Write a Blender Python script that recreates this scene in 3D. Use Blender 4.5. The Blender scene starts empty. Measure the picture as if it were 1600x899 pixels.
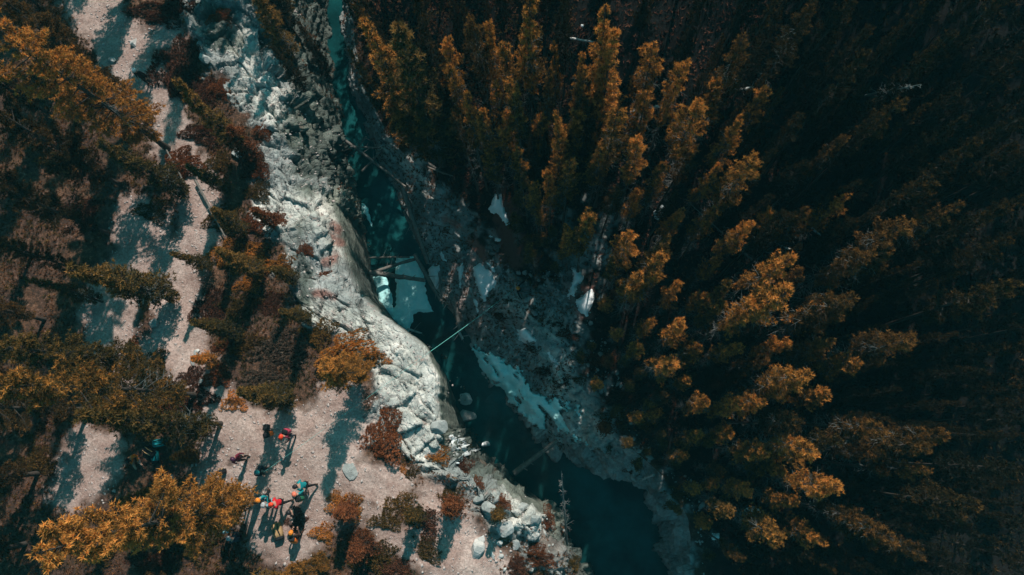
import bpy, bmesh, math, random
import numpy as np
from mathutils import Vector, Matrix

random.seed(7)
rng = np.random.default_rng(7)
C = bpy.context.scene.collection
S = bpy.context.scene

# ------------------------------------------------------------------ camera
FPX = 1080.0                      # focal length in pixels of the 1600 wide photograph
CAM = np.array([0.0, 0.0, 34.0])
n = np.array([(860 - 800) / FPX, -(670 - 449.5) / FPX, -1.0]); n /= np.linalg.norm(n)
wz = -n
wx = np.array([1.0, 0, 0]); wx = wx - wx.dot(wz) * wz; wx /= np.linalg.norm(wx)
wy = np.cross(wz, wx)
ROT = np.array([wx, wy, wz])      # camera space -> world space
cd = bpy.data.cameras.new('camera'); cam = bpy.data.objects.new('camera', cd); C.objects.link(cam)
cd.sensor_width = 36; cd.lens = FPX * 36 / 1600; cd.clip_start = 0.1; cd.clip_end = 2000
M4 = Matrix(ROT.tolist()).to_4x4(); M4.translation = Vector(CAM.tolist()); cam.matrix_world = M4
S.camera = cam
S.render.resolution_x = 1024; S.render.resolution_y = 575

# ------------------------------------------------------------------ light
SUN_EL = 43.0
LD = np.array([-0.24, -1.0]); LD /= np.linalg.norm(LD)          # the way shadows fall on the ground
SKY = 0.094
SUN = 4.5
w = bpy.data.worlds.new('World'); S.world = w; w.use_nodes = True
nt = w.node_tree; nt.nodes.clear()
sky = nt.nodes.new('ShaderNodeTexSky'); sky.sky_type = 'NISHITA'; sky.sun_disc = False
sky.sun_elevation = math.radians(SUN_EL)
sky.sun_rotation = math.atan2(-LD[0], -LD[1])
mul = nt.nodes.new('ShaderNodeMix'); mul.data_type = 'RGBA'; mul.blend_type = 'MULTIPLY'; mul.inputs[0].default_value = 1
mul.inputs[7].default_value = (0.24, 0.98, 0.82, 1)
bg = nt.nodes.new('ShaderNodeBackground'); bg.inputs[1].default_value = SKY
out = nt.nodes.new('ShaderNodeOutputWorld')
nt.links.new(sky.outputs[0], mul.inputs[6]); nt.links.new(mul.outputs[2], bg.inputs[0]); nt.links.new(bg.outputs[0], out.inputs[0])
sl = bpy.data.lights.new('sun', 'SUN'); sl.energy = SUN; sl.angle = math.radians(0.5); sl.color = (1.0, 0.9, 0.82)
so = bpy.data.objects.new('sun', sl); C.objects.link(so)
ldir = Vector((LD[0] * math.cos(math.radians(SUN_EL)), LD[1] * math.cos(math.radians(SUN_EL)), -math.sin(math.radians(SUN_EL))))
so.rotation_euler = ldir.to_track_quat('-Z', 'Y').to_euler()
so.location = (10, 40, 60)
S.view_settings.view_transform = 'Standard'; S.view_settings.look = 'None'
S.view_settings.exposure = 0.25; S.view_settings.gamma = 1.0

# ------------------------------------------------------------------ helpers
def W(px, py, z):
    d = ROT @ np.array([(px - 800) / FPX, -(py - 449.5) / FPX, -1.0])
    t = (z - CAM[2]) / d[2]
    return CAM + d * t

def project(P):
    q = (P - CAM) @ ROT                # world -> camera
    return 800 + FPX * q[..., 0] / -q[..., 2], 449.5 - FPX * q[..., 1] / -q[..., 2]

def hash3(ix, iy, iz, seed):
    h = (ix.astype(np.int64) * 374761393 + iy.astype(np.int64) * 668265263 + iz.astype(np.int64) * 2147483647 + seed * 974634777) & 0xffffffff
    h = ((h ^ (h >> 13)) * 1274126177) & 0xffffffff
    h = ((h ^ (h >> 16)) * 2246822519) & 0xffffffff
    h = h ^ (h >> 15)
    return (h & 0xffffff) / float(0xffffff)

def vnoise(P, seed=0):
    i = np.floor(P).astype(np.int64); f = P - i; f = f * f * (3 - 2 * f)
    r = 0
    for a in (0, 1):
        for b in (0, 1):
            for c in (0, 1):
                wgt = (f[..., 0] if a else 1 - f[..., 0]) * (f[..., 1] if b else 1 - f[..., 1]) * (f[..., 2] if c else 1 - f[..., 2])
                r = r + wgt * hash3(i[..., 0] + a, i[..., 1] + b, i[..., 2] + c, seed)
    return r * 2 - 1

def fbm(P, sc, octv=4, seed=0, ridge=False, gain=.5):
    P = np.asarray(P, float) * sc; s = 0; a = 1.0; t = 0
    for o in range(octv):
        v = vnoise(P * 2.03 ** o + 17.3 * o, seed + o)
        if ridge: v = 1 - 2 * np.abs(v)
        s = s + v * a; t += a; a *= gain
    return s / t

def worley(P, seed=0):
    i = np.floor(P).astype(np.int64)
    d1 = np.full(P.shape[:-1], 9.0); d2 = d1.copy(); idv = np.zeros(P.shape[:-1]); tilt = np.zeros(P.shape[:-1])
    for a in (-1, 0, 1):
        for b in (-1, 0, 1):
            for c in (-1, 0, 1):
                x, y, z = i[..., 0] + a, i[..., 1] + b, i[..., 2] + c
                ex = P[..., 0] - x - hash3(x, y, z, seed + 1); ey = P[..., 1] - y - hash3(x, y, z, seed + 2); ez = P[..., 2] - z - hash3(x, y, z, seed + 3)
                d = np.sqrt(ex ** 2 + ey ** 2 + ez ** 2)
                m = d < d1
                g1 = hash3(x, y, z, seed + 5) * 2 - 1; g2 = hash3(x, y, z, seed + 6) * 2 - 1
                tilt = np.where(m, ex * g1 + ey * g2, tilt)
                d2 = np.where(m, d1, np.minimum(d2, d)); idv = np.where(m, hash3(x, y, z, seed + 4), idv); d1 = np.where(m, d, d1)
    return d1, d2, idv, tilt

def smooth(a, b, x):
    t = np.clip((x - a) / (b - a), 0, 1); return t * t * (3 - 2 * t)

def seg_dist(px, py, pts):
    d = np.full(np.shape(px), 1e9)
    for (x0, y0), (x1, y1) in zip(pts[:-1], pts[1:]):
        vx, vy = x1 - x0, y1 - y0; L = vx * vx + vy * vy + 1e-9
        t = np.clip(((px - x0) * vx + (py - y0) * vy) / L, 0, 1)
        d = np.minimum(d, np.hypot(px - x0 - t * vx, py - y0 - t * vy))
    return d

def poly_sd(px, py, pts):            # positive inside
    ins = np.zeros(np.shape(px), bool)
    q = list(pts) + [pts[0]]
    for (x0, y0), (x1, y1) in zip(q[:-1], q[1:]):
        if y0 == y1: continue
        c = ((y0 > py) != (y1 > py)) & (px < (x1 - x0) * (py - y0) / (y1 - y0) + x0)
        ins ^= c
    d = seg_dist(px, py, q)
    return np.where(ins, d, -d)

def mesh_np(name, V, F, mats, smooth_=False, mi=None):
    """V (n,3) array, F list/array of equal-size faces"""
    me = bpy.data.meshes.new(name)
    V = np.asarray(V, np.float32); F = np.asarray(F, np.int32)
    k = F.shape[1]
    me.vertices.add(len(V)); me.vertices.foreach_set('co', V.ravel())
    me.loops.add(F.size); me.loops.foreach_set('vertex_index', F.ravel())
    me.polygons.add(len(F)); me.polygons.foreach_set('loop_start', np.arange(0, F.size, k, dtype=np.int32))
    me.polygons.foreach_set('loop_total', np.full(len(F), k, np.int32))
    if smooth_: me.polygons.foreach_set('use_smooth', np.ones(len(F), bool))
    for m in (mats if isinstance(mats, (list, tuple)) else [mats]): me.materials.append(m)
    if mi is not None: me.polygons.foreach_set('material_index', np.asarray(mi, np.int32))
    me.update(calc_edges=True)
    return me

def link(name, me, parent=None, loc=None):
    o = bpy.data.objects.new(name, me); C.objects.link(o)
    if parent is not None: o.parent = parent
    if loc is not None: o.location = loc
    return o

def tag(o, label=None, cat=None, group=None, kind=None):
    if label: o['label'] = label
    if cat: o['category'] = cat
    if group: o['group'] = group
    if kind: o['kind'] = kind
    return o

def empty(name, loc, rz=0):
    o = bpy.data.objects.new(name, None); C.objects.link(o); o.location = loc; o.rotation_euler = (0, 0, rz)
    o.empty_display_size = .3
    return o

def vattr(me, name, arr):
    a = me.attributes.new(name, 'FLOAT', 'POINT'); a.data.foreach_set('value', np.asarray(arr, np.float32))

# ------------------------------------------------------------------ materials
class NB:
    def __init__(s, name):
        s.m = bpy.data.materials.new(name); s.m.use_nodes = True
        s.t = s.m.node_tree; s.t.nodes.clear()
        s.out = s.n('ShaderNodeOutputMaterial')
        s.b = s.n('ShaderNodeBsdfPrincipled'); s.l(s.b.outputs[0], s.out.inputs[0])
        s.b.inputs['Roughness'].default_value = .85
        s.b.inputs['Specular IOR Level'].default_value = .2
    def n(s, ty): return s.t.nodes.new(ty)
    def l(s, a, b): s.t.links.new(a, b)
    def pos(s):
        g = s.n('ShaderNodeNewGeometry'); return g.outputs['Position']
    def oc(s):
        g = s.n('ShaderNodeTexCoord'); return g.outputs['Object']
    def noise(s, co, sc, det=4, rough=.6):
        q = s.n('ShaderNodeTexNoise'); q.inputs['Scale'].default_value = sc; q.inputs['Detail'].default_value = det
        q.inputs['Roughness'].default_value = rough; s.l(co, q.inputs['Vector']); return q.outputs[0]
    def ramp(s, fac, stops):
        r = s.n('ShaderNodeValToRGB'); e = r.color_ramp.elements
        while len(e) < len(stops): e.new(.5)
        for k, (p, c) in enumerate(stops): e[k].position = p; e[k].color = (*c, 1) if len(c) == 3 else c
        s.l(fac, r.inputs[0]); return r.outputs[0]
    def mix(s, f, a, b, mode='MIX'):
        q = s.n('ShaderNodeMix'); q.data_type = 'RGBA'; q.blend_type = mode
        for v, i in ((f, 0), (a, 6), (b, 7)):
            if isinstance(v, (int, float)): q.inputs[i].default_value = v
            elif isinstance(v, tuple): q.inputs[i].default_value = (*v, 1)
            else: s.l(v, q.inputs[i])
        return q.outputs[2]
    def math(s, op, a, b=0.0):
        q = s.n('ShaderNodeMath'); q.operation = op
        for v, i in ((a, 0), (b, 1)):
            if isinstance(v, (int, float)): q.inputs[i].default_value = v
            else: s.l(v, q.inputs[i])
        return q.outputs[0]
    def attr(s, name):
        q = s.n('ShaderNodeAttribute'); q.attribute_name = name; return q.outputs['Fac']
    def bump(s, h, dist, st=1):
        q = s.n('ShaderNodeBump'); q.inputs['Distance'].default_value = dist; q.inputs['Strength'].default_value = st
        s.l(h, q.inputs['Height']); s.l(q.outputs[0], s.b.inputs['Normal'])
    def col(s, c):
        if isinstance(c, tuple): s.b.inputs['Base Color'].default_value = (*c, 1)
        else: s.l(c, s.b.inputs['Base Color'])

def simple(name, c, rough=.8, var=.25, sc=8):
    k = NB(name)
    a = tuple(x * (1 - var) for x in c); b = tuple(min(1, x * (1 + var)) for x in c)
    k.col(k.ramp(k.noise(k.oc(), sc), [(.3, a), (.7, b)])); k.b.inputs['Roughness'].default_value = rough
    return k.m

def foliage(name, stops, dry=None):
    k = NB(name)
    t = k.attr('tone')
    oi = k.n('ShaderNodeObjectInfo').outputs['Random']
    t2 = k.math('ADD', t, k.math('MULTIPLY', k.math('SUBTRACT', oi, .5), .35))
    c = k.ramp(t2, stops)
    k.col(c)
    k.b.inputs['Roughness'].default_value = .75
    tr = k.n('ShaderNodeBsdfTranslucent'); k.l(c, tr.inputs[0])
    mx = k.n('ShaderNodeMixShader'); mx.inputs[0].default_value = .28
    k.l(k.b.outputs[0], mx.inputs[1]); k.l(tr.outputs[0], mx.inputs[2]); k.l(mx.outputs[0], k.out.inputs[0])
    return k.m

M = {}
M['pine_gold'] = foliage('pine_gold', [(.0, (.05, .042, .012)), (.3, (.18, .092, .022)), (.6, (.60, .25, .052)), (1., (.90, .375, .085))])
M['pine_brown'] = foliage('pine_brown', [(.0, (.03, .028, .01)), (.35, (.075, .055, .016)), (.7, (.23, .125, .032)), (1., (.46, .215, .055))])
M['pine_shaded'] = foliage('pine_shaded', [(.0, (.012, .012, .006)), (.4, (.034, .026, .009)), (.75, (.10, .055, .015)), (1., (.20, .10, .025))])  # shaded copy of the brown needles for the far right wood
M['pine_umber'] = foliage('pine_umber', [(.0, (.02, .02, .008)), (.4, (.065, .04, .013)), (.75, (.21, .095, .024)), (1., (.38, .165, .042))])  # darker brown copy; dimmer light of the outer woods put into colour
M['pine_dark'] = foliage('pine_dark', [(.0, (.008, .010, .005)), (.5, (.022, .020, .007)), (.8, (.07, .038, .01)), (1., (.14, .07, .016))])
M['juniper_red'] = foliage('juniper_red', [(.0, (.03, .016, .010)), (.5, (.12, .05, .03)), (.8, (.22, .085, .05)), (1., (.32, .14, .07))])
M['shrub_rust'] = foliage('shrub_rust', [(.0, (.05, .02, .01)), (.5, (.22, .075, .03)), (.8, (.36, .12, .045)), (1., (.48, .18, .07))])
M['shrub_olive'] = foliage('shrub_olive', [(.0, (.03, .028, .01)), (.5, (.12, .075, .022)), (.8, (.26, .135, .035)), (1., (.38, .2, .05))])
M['shrub_pale'] = foliage('shrub_pale', [(.0, (.06, .05, .035)), (.5, (.16, .11, .08)), (.8, (.26, .17, .12)), (1., (.36, .26, .19))])
M['grass_red'] = foliage('grass_red', [(.0, (.05, .022, .012)), (.5, (.15, .07, .035)), (.8, (.28, .12, .05)), (1., (.36, .2, .1))])
M['bark'] = simple('bark', (.06, .05, .042), .9, .4, 14)
M['dead_wood'] = simple('dead_wood', (.20, .21, .20), .9, .3, 10)
M['log_wood'] = simple('log_wood', (.15, .14, .125), .85, .35, 6)
M['log_pale'] = simple('log_pale', (.42, .42, .40), .85, .25, 6)

# rock for boulders and cliffs share one recipe
def rock_colour(k, co, fine):
    big = k.ramp(k.noise(co, .55, 5), [(.32, (.22, .25, .24)), (.5, (.37, .40, .385)), (.66, (.56, .58, .56))])
    f = k.ramp(k.noise(co, fine, 6, .7), [(.28, (.55, .55, .55)), (.5, (.85, .85, .85)), (.72, (1.12, 1.12, 1.12))])
    c = k.mix(1.0, big, f, 'MULTIPLY')
    lich = k.ramp(k.noise(co, 1.3, 5, .7), [(.60, (0, 0, 0)), (.70, (1, 1, 1))])
    c = k.mix(k.math('MULTIPLY', lich, .45), c, (.34, .19, .16))
    return c
k = NB('boulder_rock'); co = k.pos()
k.col(rock_colour(k, co, 5.0)); k.bump(k.noise(co, 9, 6, .7), .08, .8); M['rock'] = k.m
k = NB('boulder_white'); co = k.pos()
k.col(k.ramp(k.noise(co, 3.0, 6, .7), [(.3, (.36, .37, .35)), (.6, (.62, .61, .58))])); k.bump(k.noise(co, 9, 6, .7), .06, .8); M['rock_white'] = k.m
M['gravel'] = simple('gravel', (.40, .35, .33), .9, .3, 3)

k = NB('snow'); co = k.pos()
k.col(k.ramp(k.noise(co, 3.5, 6, .7), [(.25, (.66, .76, .76)), (.5, (.84, .90, .90)), (.7, (.9, .93, .93))]))
k.bump(k.noise(co, 4, 6, .65), .12, .7); k.b.inputs['Roughness'].default_value = .6; M['snow'] = k.m
k = NB('river_ice'); co = k.pos()
k.col(k.ramp(k.noise(co, 1.4, 6, .7), [(.25, (.30, .80, .82)), (.5, (.50, .92, .92)), (.7, (.70, .96, .96))]))
k.bump(k.noise(co, 3, 6, .65), .1, .6); k.b.inputs['Roughness'].default_value = .45; M['ice'] = k.m
k = NB('river_water'); co = k.pos()
k.col(k.ramp(k.noise(co, .35, 4), [(.35, (.004, .032, .034)), (.65, (.009, .085, .088))]))
k.b.inputs['Roughness'].default_value = .10; k.b.inputs['Specular IOR Level'].default_value = .16
k.bump(k.noise(co, 3.0, 4), .08, .35); M['water'] = k.m

# ------------------------------------------------------------------ terrain
# Key lines of the gorge (px, py, z), every one a single-valued curve over world y
def zfl(py): return np.interp(py, [-200, 200, 450, 600, 900, 1200], [-8.0, -8.6, -9.6, -10.4, -13.0, -14.0])
RIM = [(380, -400, 0), (395, -150, 0), (405, 0, 0), (402, 60, 0), (418, 130, 0), (436, 180, 0), (432, 235, -.2), (455, 290, -.2), (492, 340, -.2), (512, 400, -.2), (528, 455, -.2), (606, 503, -.1), (662, 546, 0), (680, 585, 0), (676, 640, 0), (684, 690, -.1), (706, 725, -.4), (765, 765, -1.0), (825, 800, -1.6), (850, 850, -2.2), (862, 910, -2.8), (900, 1100, -3.5), (1000, 1700, -4)]
LIP = [(430, -400, -2), (440, -150, -2), (452, 0, -2.4), (450, 60, -2.4), (470, 130, -2.6), (505, 180, -3.0), (512, 235, -3), (515, 290, -2.6), (532, 340, -2.4), (548, 400, -2.4), (566, 455, -2.2), (622, 508, -1.2), (674, 550, -.5), (688, 590, -.6), (684, 640, -.6), (693, 690, -.9), (724, 738, -2.4), (778, 766, -3.6), (842, 792, -4.6), (882, 850, -6), (905, 910, -7), (960, 1100, -8), (1060, 1700, -9)]
FOOT_W = 0
FOOT = [(480, -400), (500, -150), (512, 0), (518, 60), (524, 130), (538, 200), (556, 280), (566, 340), (578, 400), (592, 470), (644, 530), (700, 590), (712, 640), (742, 700), (798, 745), (856, 788), (890, 850), (930, 910), (985, 1100), (1080, 1700)]
EDGE = [(505, -400), (520, -150), (532, 0), (533, 60), (545, 130), (572, 200), (596, 270), (622, 330), (650, 400), (682, 470), (735, 550), (800, 640), (862, 700), (915, 722), (1000, 757), (1032, 830), (1046, 910), (1080, 1100), (1150, 1700)]
BANK = [(520, -400, -6), (540, -150, -6), (550, 0, -6), (552, 60, -6.2), (565, 130, -6.4), (606, 215, -6.6), (668, 280, -6.8), (690, 330, -7.2), (735, 385, -8.2), (775, 440, -8.0), (835, 500, -7.2), (885, 560, -7), (930, 625, -7), (960, 680, -7), (1035, 745, -7.2), (1072, 810, -7.2), (1085, 910, -7.5), (1120, 1100, -7.5), (1200, 1700, -7.5)]
def curve(pts):
    A = []
    for p in pts:
        z = p[2] if len(p) == 3 else float(zfl(p[1]))
        A.append(W(p[0], p[1], z))
    A = np.array(A); A = A[np.argsort(A[:, 1])]
    return A
cR, cL, cF, cE, cB = [curve(c) for c in (RIM, LIP, FOOT, EDGE, BANK)]
YS = np.concatenate([np.arange(-120, -16, 4.), np.arange(-16, -11, .3), np.arange(-11, 31, .07), np.arange(31, 45, .35), np.arange(45, 170, 5.)])
def at_y(c, ys, j):
    return np.interp(ys, c[:, 1], c[:, j])
def seglin(n_): return np.linspace(0, 1, n_, endpoint=False)
yy = YS[:, None]
xr, zr = at_y(cR, YS, 0), at_y(cR, YS, 2)
xl, zl = at_y(cL, YS, 0), at_y(cL, YS, 2)
xf, zf_ = at_y(cF, YS, 0), at_y(cF, YS, 2)
xe, ze = at_y(cE, YS, 0), at_y(cE, YS, 2)
xb, zb = at_y(cB, YS, 0), at_y(cB, YS, 2)
jag = .34 * fbm(np.stack([YS * 0, YS, YS * 0], -1), .9, 4, 303) * (1 - smooth(3, 9, YS) * .6)
xr = xr + jag - .1; xl = xl + jag * 1.1 - .05; xf = xf + jag * .7
xe = np.maximum(xe, xf + .9); xb = np.maximum(xb, xe + .5)
ze = zf_ + .05
cols_x, cols_z = [], []
def add(xa, za, xb2, zb2, ts, prof=None):
    for t in ts:
        p = t if prof is None else prof(t)
        cols_x.append(xa + (xb2 - xa) * t); cols_z.append(za + (zb2 - za) * p)
FAR = 160.0
L0 = np.full_like(xr, -31.0)
LL = np.full_like(xr, -FAR)
def plateau(x): return 0 * x
add(LL, np.zeros_like(xr) + 3, L0, np.zeros_like(xr), np.linspace(0, 1, 14, endpoint=False))
add(L0, np.zeros_like(xr), xr - 6, zr * 0, seglin(170))
add(xr - 6, zr * 0, xr, zr, seglin(100))
add(xr, zr, xl, zl, seglin(26), lambda t: t ** 1.6)
iwall = len(cols_x)
add(xl, zl, xf, zf_, seglin(80)); ifoot = len(cols_x)
add(xf, zf_, xe, ze, seglin(34))
add(xe, ze, xb, zb, seglin(46), lambda t: t ** .8)
R1 = xb + 16; zR1 = zb + 2.6
add(xb, zb, R1, zR1, seglin(150))
R2 = np.full_like(xr, 46.0); zR2 = zR1 + (R2 - R1) * .22
add(R1, zR1, R2, zR2, seglin(85))
R3 = np.full_like(xr, FAR); zR3 = zR2 + 30
add(R2, zR2, R3, zR3, np.linspace(0, 1, 16))
X = np.array(cols_x).T; Z = np.array(cols_z).T; Y = np.repeat(yy, X.shape[1], 1)
NR, NC = X.shape
# broad shape
right = smooth(0, 6, X - xb[:, None])
Z = Z + right * (.10 * np.clip(Y - 2, -12, 60) + .22 * np.clip(Y - 14, 0, 60))
left = smooth(.5, 5, xr[:, None] - X)
P = np.stack([X, Y, Z], -1)
flat = np.stack([X, Y, np.zeros_like(X)], -1)
Z = Z + left * (.45 * fbm(flat, .12, 3, 5)) + right * 1.1 * fbm(flat, .11, 4, 9) * smooth(0, 8, X - xb[:, None])
P = np.stack([X, Y, Z], -1)
PX, PY = project(P)

# zone maps, drawn as a plan of the place and fixed to the ground
ROCKZ = [(280, -80), (470, -80), (470, 100), (530, 200), (530, 290), (590, 400), (610, 460), (650, 510), (720, 590), (730, 690), (745, 745), (880, 780), (890, 850), (860, 890), (800, 850), (775, 840), (740, 800), (715, 765), (655, 715), (560, 700), (555, 640), (590, 570), (480, 500), (450, 440), (440, 380), (385, 350), (415, 250), (385, 180), (340, 120), (290, 40)]
PATHS = [([(110, -60), (150, 10), (180, 60), (205, 120)], 36), ([(170, 80), (220, 65), (270, 55)], 20), ([(215, 90), (240, 150), (262, 200), (300, 275), (318, 335), (300, 400), (275, 455), (268, 520), (285, 570), (335, 640)], 32),
         ([(275, 455), (285, 560)], 42), ([(215, 350), (240, 395), (200, 430), (165, 490), (190, 545), (215, 590)], 42), ([(340, 640), (400, 690), (470, 690), (540, 640)], 44), ([(410, 760), (470, 740), (450, 820)], 62), ([(470, 690), (480, 760)], 62),
         ([(540, 660), (530, 740), (600, 760)], 40), ([(600, 760), (560, 800)], 18), ([(560, 740), (585, 810), (640, 860), (680, 900)], 14), ([(680, 800), (720, 850), (700, 920)], 42), ([(720, 850), (770, 880)], 32), ([(130, 700), (110, 760)], 30), ([(170, 700), (150, 760)], 26), ([(330, 700), (330, 800)], 26)]
wn = fbm(flat, .9, 4, 31) ; wn2 = fbm(flat, 2.6, 4, 37)
isleft = smooth(-.6, .4, xl[:, None] - X + .6 * (Z > -4))
rock = smooth(-10, 10, poly_sd(PX, PY, ROCKZ) + 34 * wn + 12 * wn2)
soil = np.zeros_like(X)
for pts, r in PATHS:
    soil = np.maximum(soil, smooth(-16, 14, r - seg_dist(PX, PY, pts) + 24 * wn + 16 * wn2))
soil = soil * isleft
rock = np.where(X > xr[:, None] + .1, 1.0 - .65 * smooth(690, 740, PY) * smooth(-.1, .35, wn + .15) * (X < xf[:, None] - .2), rock * (1 - .8 * soil))
# right bank: bare slabs beside the river, forest floor beyond
SLAB = [(640, 230), (700, 300), (760, 380), (790, 420), (830, 455), (880, 430), (900, 330), (950, 330), (930, 440), (935, 500), (905, 560), (925, 640), (950, 690), (1030, 745), (1068, 800), (1078, 960), (980, 960), (900, 700), (700, 520)]
slab = smooth(-14, 14, poly_sd(PX, PY, SLAB) + 85 * wn + 34 * wn2 - 8)
rock = np.where(X > xb[:, None], slab * .9, rock)
forest = smooth(-.2, 1.5, X - xb[:, None])

# relief along the normals
def normals(P):
    du = np.gradient(P, axis=1); dv = np.gradient(P, axis=0)
    nn = np.cross(du, dv); nn /= np.linalg.norm(nn, axis=-1, keepdims=True) + 1e-9
    return nn
N = normals(P)
vis = (PX > -150) & (PX < 1750) & (PY > -150) & (PY < 1050)
blur_rock = rock
wp = P + .2 * np.stack([fbm(P, .8, 3, 41), fbm(P, .8, 3, 43), fbm(P, .8, 3, 47)], -1)
# beds dip gently, so the layers run as ledges
q1 = wp @ np.array([[.95, .42, -.2], [-.35, 1.05, .15], [.1, -.1, 1.5]])
d1, d2, idv, t1 = worley(q1 * .62, 3)
d1b, d2b, idb, t2 = worley(q1 * 1.7, 13)
d1c, d2c, idc, t3 = worley((wp * np.array([1.2, .8, 3.0])) * 3.3, 53)
crack = smooth(.0, .06, d2 - d1); crackb = smooth(0, .08, d2b - d1b); crackc = smooth(0, .14, d2c - d1c)
rr = fbm(P, .7, 5, 51, ridge=True)
disp_rock = .46 * (idv - .5) + .42 * t1 + .15 * (idb - .5) + .20 * t2 + .04 * (idc - .5) + .05 * t3 - .24 * (1 - crack) - .09 * (1 - crackb) - .03 * (1 - crackc) + .07 * rr + .06 * fbm(P, 2.2, 5, 57, ridge=True)
step = wp @ np.array([.35, .28, 1.1]); fr = step * 1.4 - np.floor(step * 1.4)
disp_rock += .14 * smooth(.0, .8, fr) - .07
steep = 1 - smooth(.35, .8, N[..., 2])
amp = rock * (1 + .5 * steep)
narrow = 1 - smooth(2, 9, Y) * .55
amp = np.where((X > xl[:, None] + .1) & (X < xb[:, None] + .5), amp * narrow, amp)
amp = np.where((X > xf[:, None]) & (X < xe[:, None]), .15, amp)
shelf = smooth(-12, 12, 52 - seg_dist(PX, PY, [(470, 340), (530, 400), (560, 490), (640, 560), (655, 640)]))
amp = amp * (1 - .35 * shelf)
amp = np.where(forest > .5, np.minimum(amp, 1) * .9, amp)
disp_soft = .10 * fbm(P, .6, 4, 61) + .035 * fbm(P, 3.0, 4, 67) + .02 * np.maximum(0, fbm(P, 8.0, 2, 69))
big_right = forest * .35 * fbm(P, .35, 4, 71)
farfade = 1 - smooth(60, 120, np.abs(X)) 
D = (amp * disp_rock + (1 - np.minimum(amp, 1)) * disp_soft + big_right) * farfade
P = P + N * D[..., None]
# the path climbers and people use is trodden flat
idx = np.arange(NR * NC).reshape(NR, NC)
F = np.stack([idx[:-1, :-1], idx[:-1, 1:], idx[1:, 1:], idx[1:, :-1]], -1).reshape(-1, 4)

k = NB('ground'); co = k.pos()
rk = rock_colour(k, co, 4.0)
soilc = k.ramp(k.noise(co, 9.0, 6, .75), [(.3, (.24, .17, .148)), (.5, (.43, .325, .285)), (.7, (.60, .485, .435))])
soilp = k.ramp(k.noise(co, .9, 4), [(.35, (.80, .72, .70)), (.65, (1.1, 1.1, 1.1))])
soilc = k.mix(1.0, soilc, soilp, 'MULTIPLY'); soilc = k.mix(k.attr('pale'), soilc, k.mix(1.0, soilc, (1.3, 1.32, 1.32), 'MULTIPLY'))
veg = k.ramp(k.noise(co, 4.6, 8, .85), [(.30, (.020, .018, .012)), (.46, (.055, .038, .028)), (.56, (.13, .072, .045)), (.66, (.30, .22, .19))])
veg2 = k.ramp(k.noise(co, .5, 4), [(.4, (.75, .7, .75)), (.6, (1.2, 1.05, .9))])
veg = k.mix(1.0, veg, veg2, 'MULTIPLY')
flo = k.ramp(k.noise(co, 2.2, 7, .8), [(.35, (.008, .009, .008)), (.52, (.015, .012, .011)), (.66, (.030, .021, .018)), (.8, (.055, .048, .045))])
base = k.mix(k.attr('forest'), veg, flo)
base = k.mix(k.attr('soil'), base, soilc)
rk = k.mix(k.attr('pale'), rk, k.mix(1.0, rk, (1.75, 1.64, 1.56), 'MULTIPLY'))
rk = k.mix(k.attr('stain_shade'), rk, k.mix(1.0, rk, (.30, .34, .31), 'MULTIPLY'))  # moss and damp, together with painted shade, darken the rock
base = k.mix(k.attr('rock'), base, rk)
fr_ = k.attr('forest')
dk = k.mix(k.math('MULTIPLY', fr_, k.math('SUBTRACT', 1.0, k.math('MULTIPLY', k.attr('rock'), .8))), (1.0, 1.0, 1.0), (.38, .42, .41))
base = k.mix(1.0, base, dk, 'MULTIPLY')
red = k.attr('redband'); base = k.mix(red, base, (.30, .13, .10))
k.col(base)
def crackmap(k, co, sc, st, lo=.0, hi=.06):
    mp = k.n('ShaderNodeMapping'); mp.inputs['Scale'].default_value = st; mp.inputs['Rotation'].default_value = (.3, -.2, .5); k.l(co, mp.inputs[0])
    nz = k.n('ShaderNodeTexNoise'); nz.inputs['Scale'].default_value = 1.5; nz.inputs['Detail'].default_value = 4; k.l(mp.outputs[0], nz.inputs['Vector'])
    ad = k.n('ShaderNodeVectorMath'); ad.operation = 'MULTIPLY_ADD'; k.l(nz.outputs['Color'], ad.inputs[0]); ad.inputs[1].default_value = (.7, .7, .7); k.l(mp.outputs[0], ad.inputs[2])
    v = k.n('ShaderNodeTexVoronoi'); v.feature = 'DISTANCE_TO_EDGE'; v.inputs['Scale'].default_value = sc; k.l(ad.outputs[0], v.inputs['Vector'])
    return k.ramp(v.outputs['Distance'], [(lo, (0, 0, 0)), (hi, (1, 1, 1))])
c1 = crackmap(k, co, 1.1, (1, .55, 1.6)); c2 = crackmap(k, co, 3.4, (1, .5, 1.6), 0, .09)
rh = k.math('ADD', k.math('MULTIPLY', c1, .5), k.math('MULTIPLY', c2, .3))
rh = k.math('MULTIPLY', rh, k.attr('rock'))
bh = k.math('ADD', k.math('ADD', k.noise(co, 5, 8, .78), k.math('MULTIPLY', k.noise(co, 22, 4, .7), .35)), rh)
k.bump(bh, .10, .9)
M['ground'] = k.m
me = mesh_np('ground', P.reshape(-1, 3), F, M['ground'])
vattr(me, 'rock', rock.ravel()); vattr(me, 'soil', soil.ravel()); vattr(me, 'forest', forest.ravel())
pal = np.zeros_like(X)
for pts, r in (([(600, 560), (650, 580), (660, 640)], 50), ([(420, 330), (520, 340), (540, 380)], 34), ([(500, 490), (590, 520)], 26), ([(560, 700), (660, 690)], 40), ([(470, 640), (400, 660)], 30), ([(250, 470), (270, 560)], 22), ([(790, 800), (840, 800)], 30), ([(720, 850), (760, 880)], 30), ([(380, 60), (400, 140), (470, 190)], 26), ([(600, 235), (670, 290)], 8), ([(860, 560), (920, 680)], 20), ([(800, 480), (860, 520)], 16)):
    pal = np.maximum(pal, smooth(-14, 14, r - seg_dist(PX, PY, pts) + 22 * wn + 14 * wn2))
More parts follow.
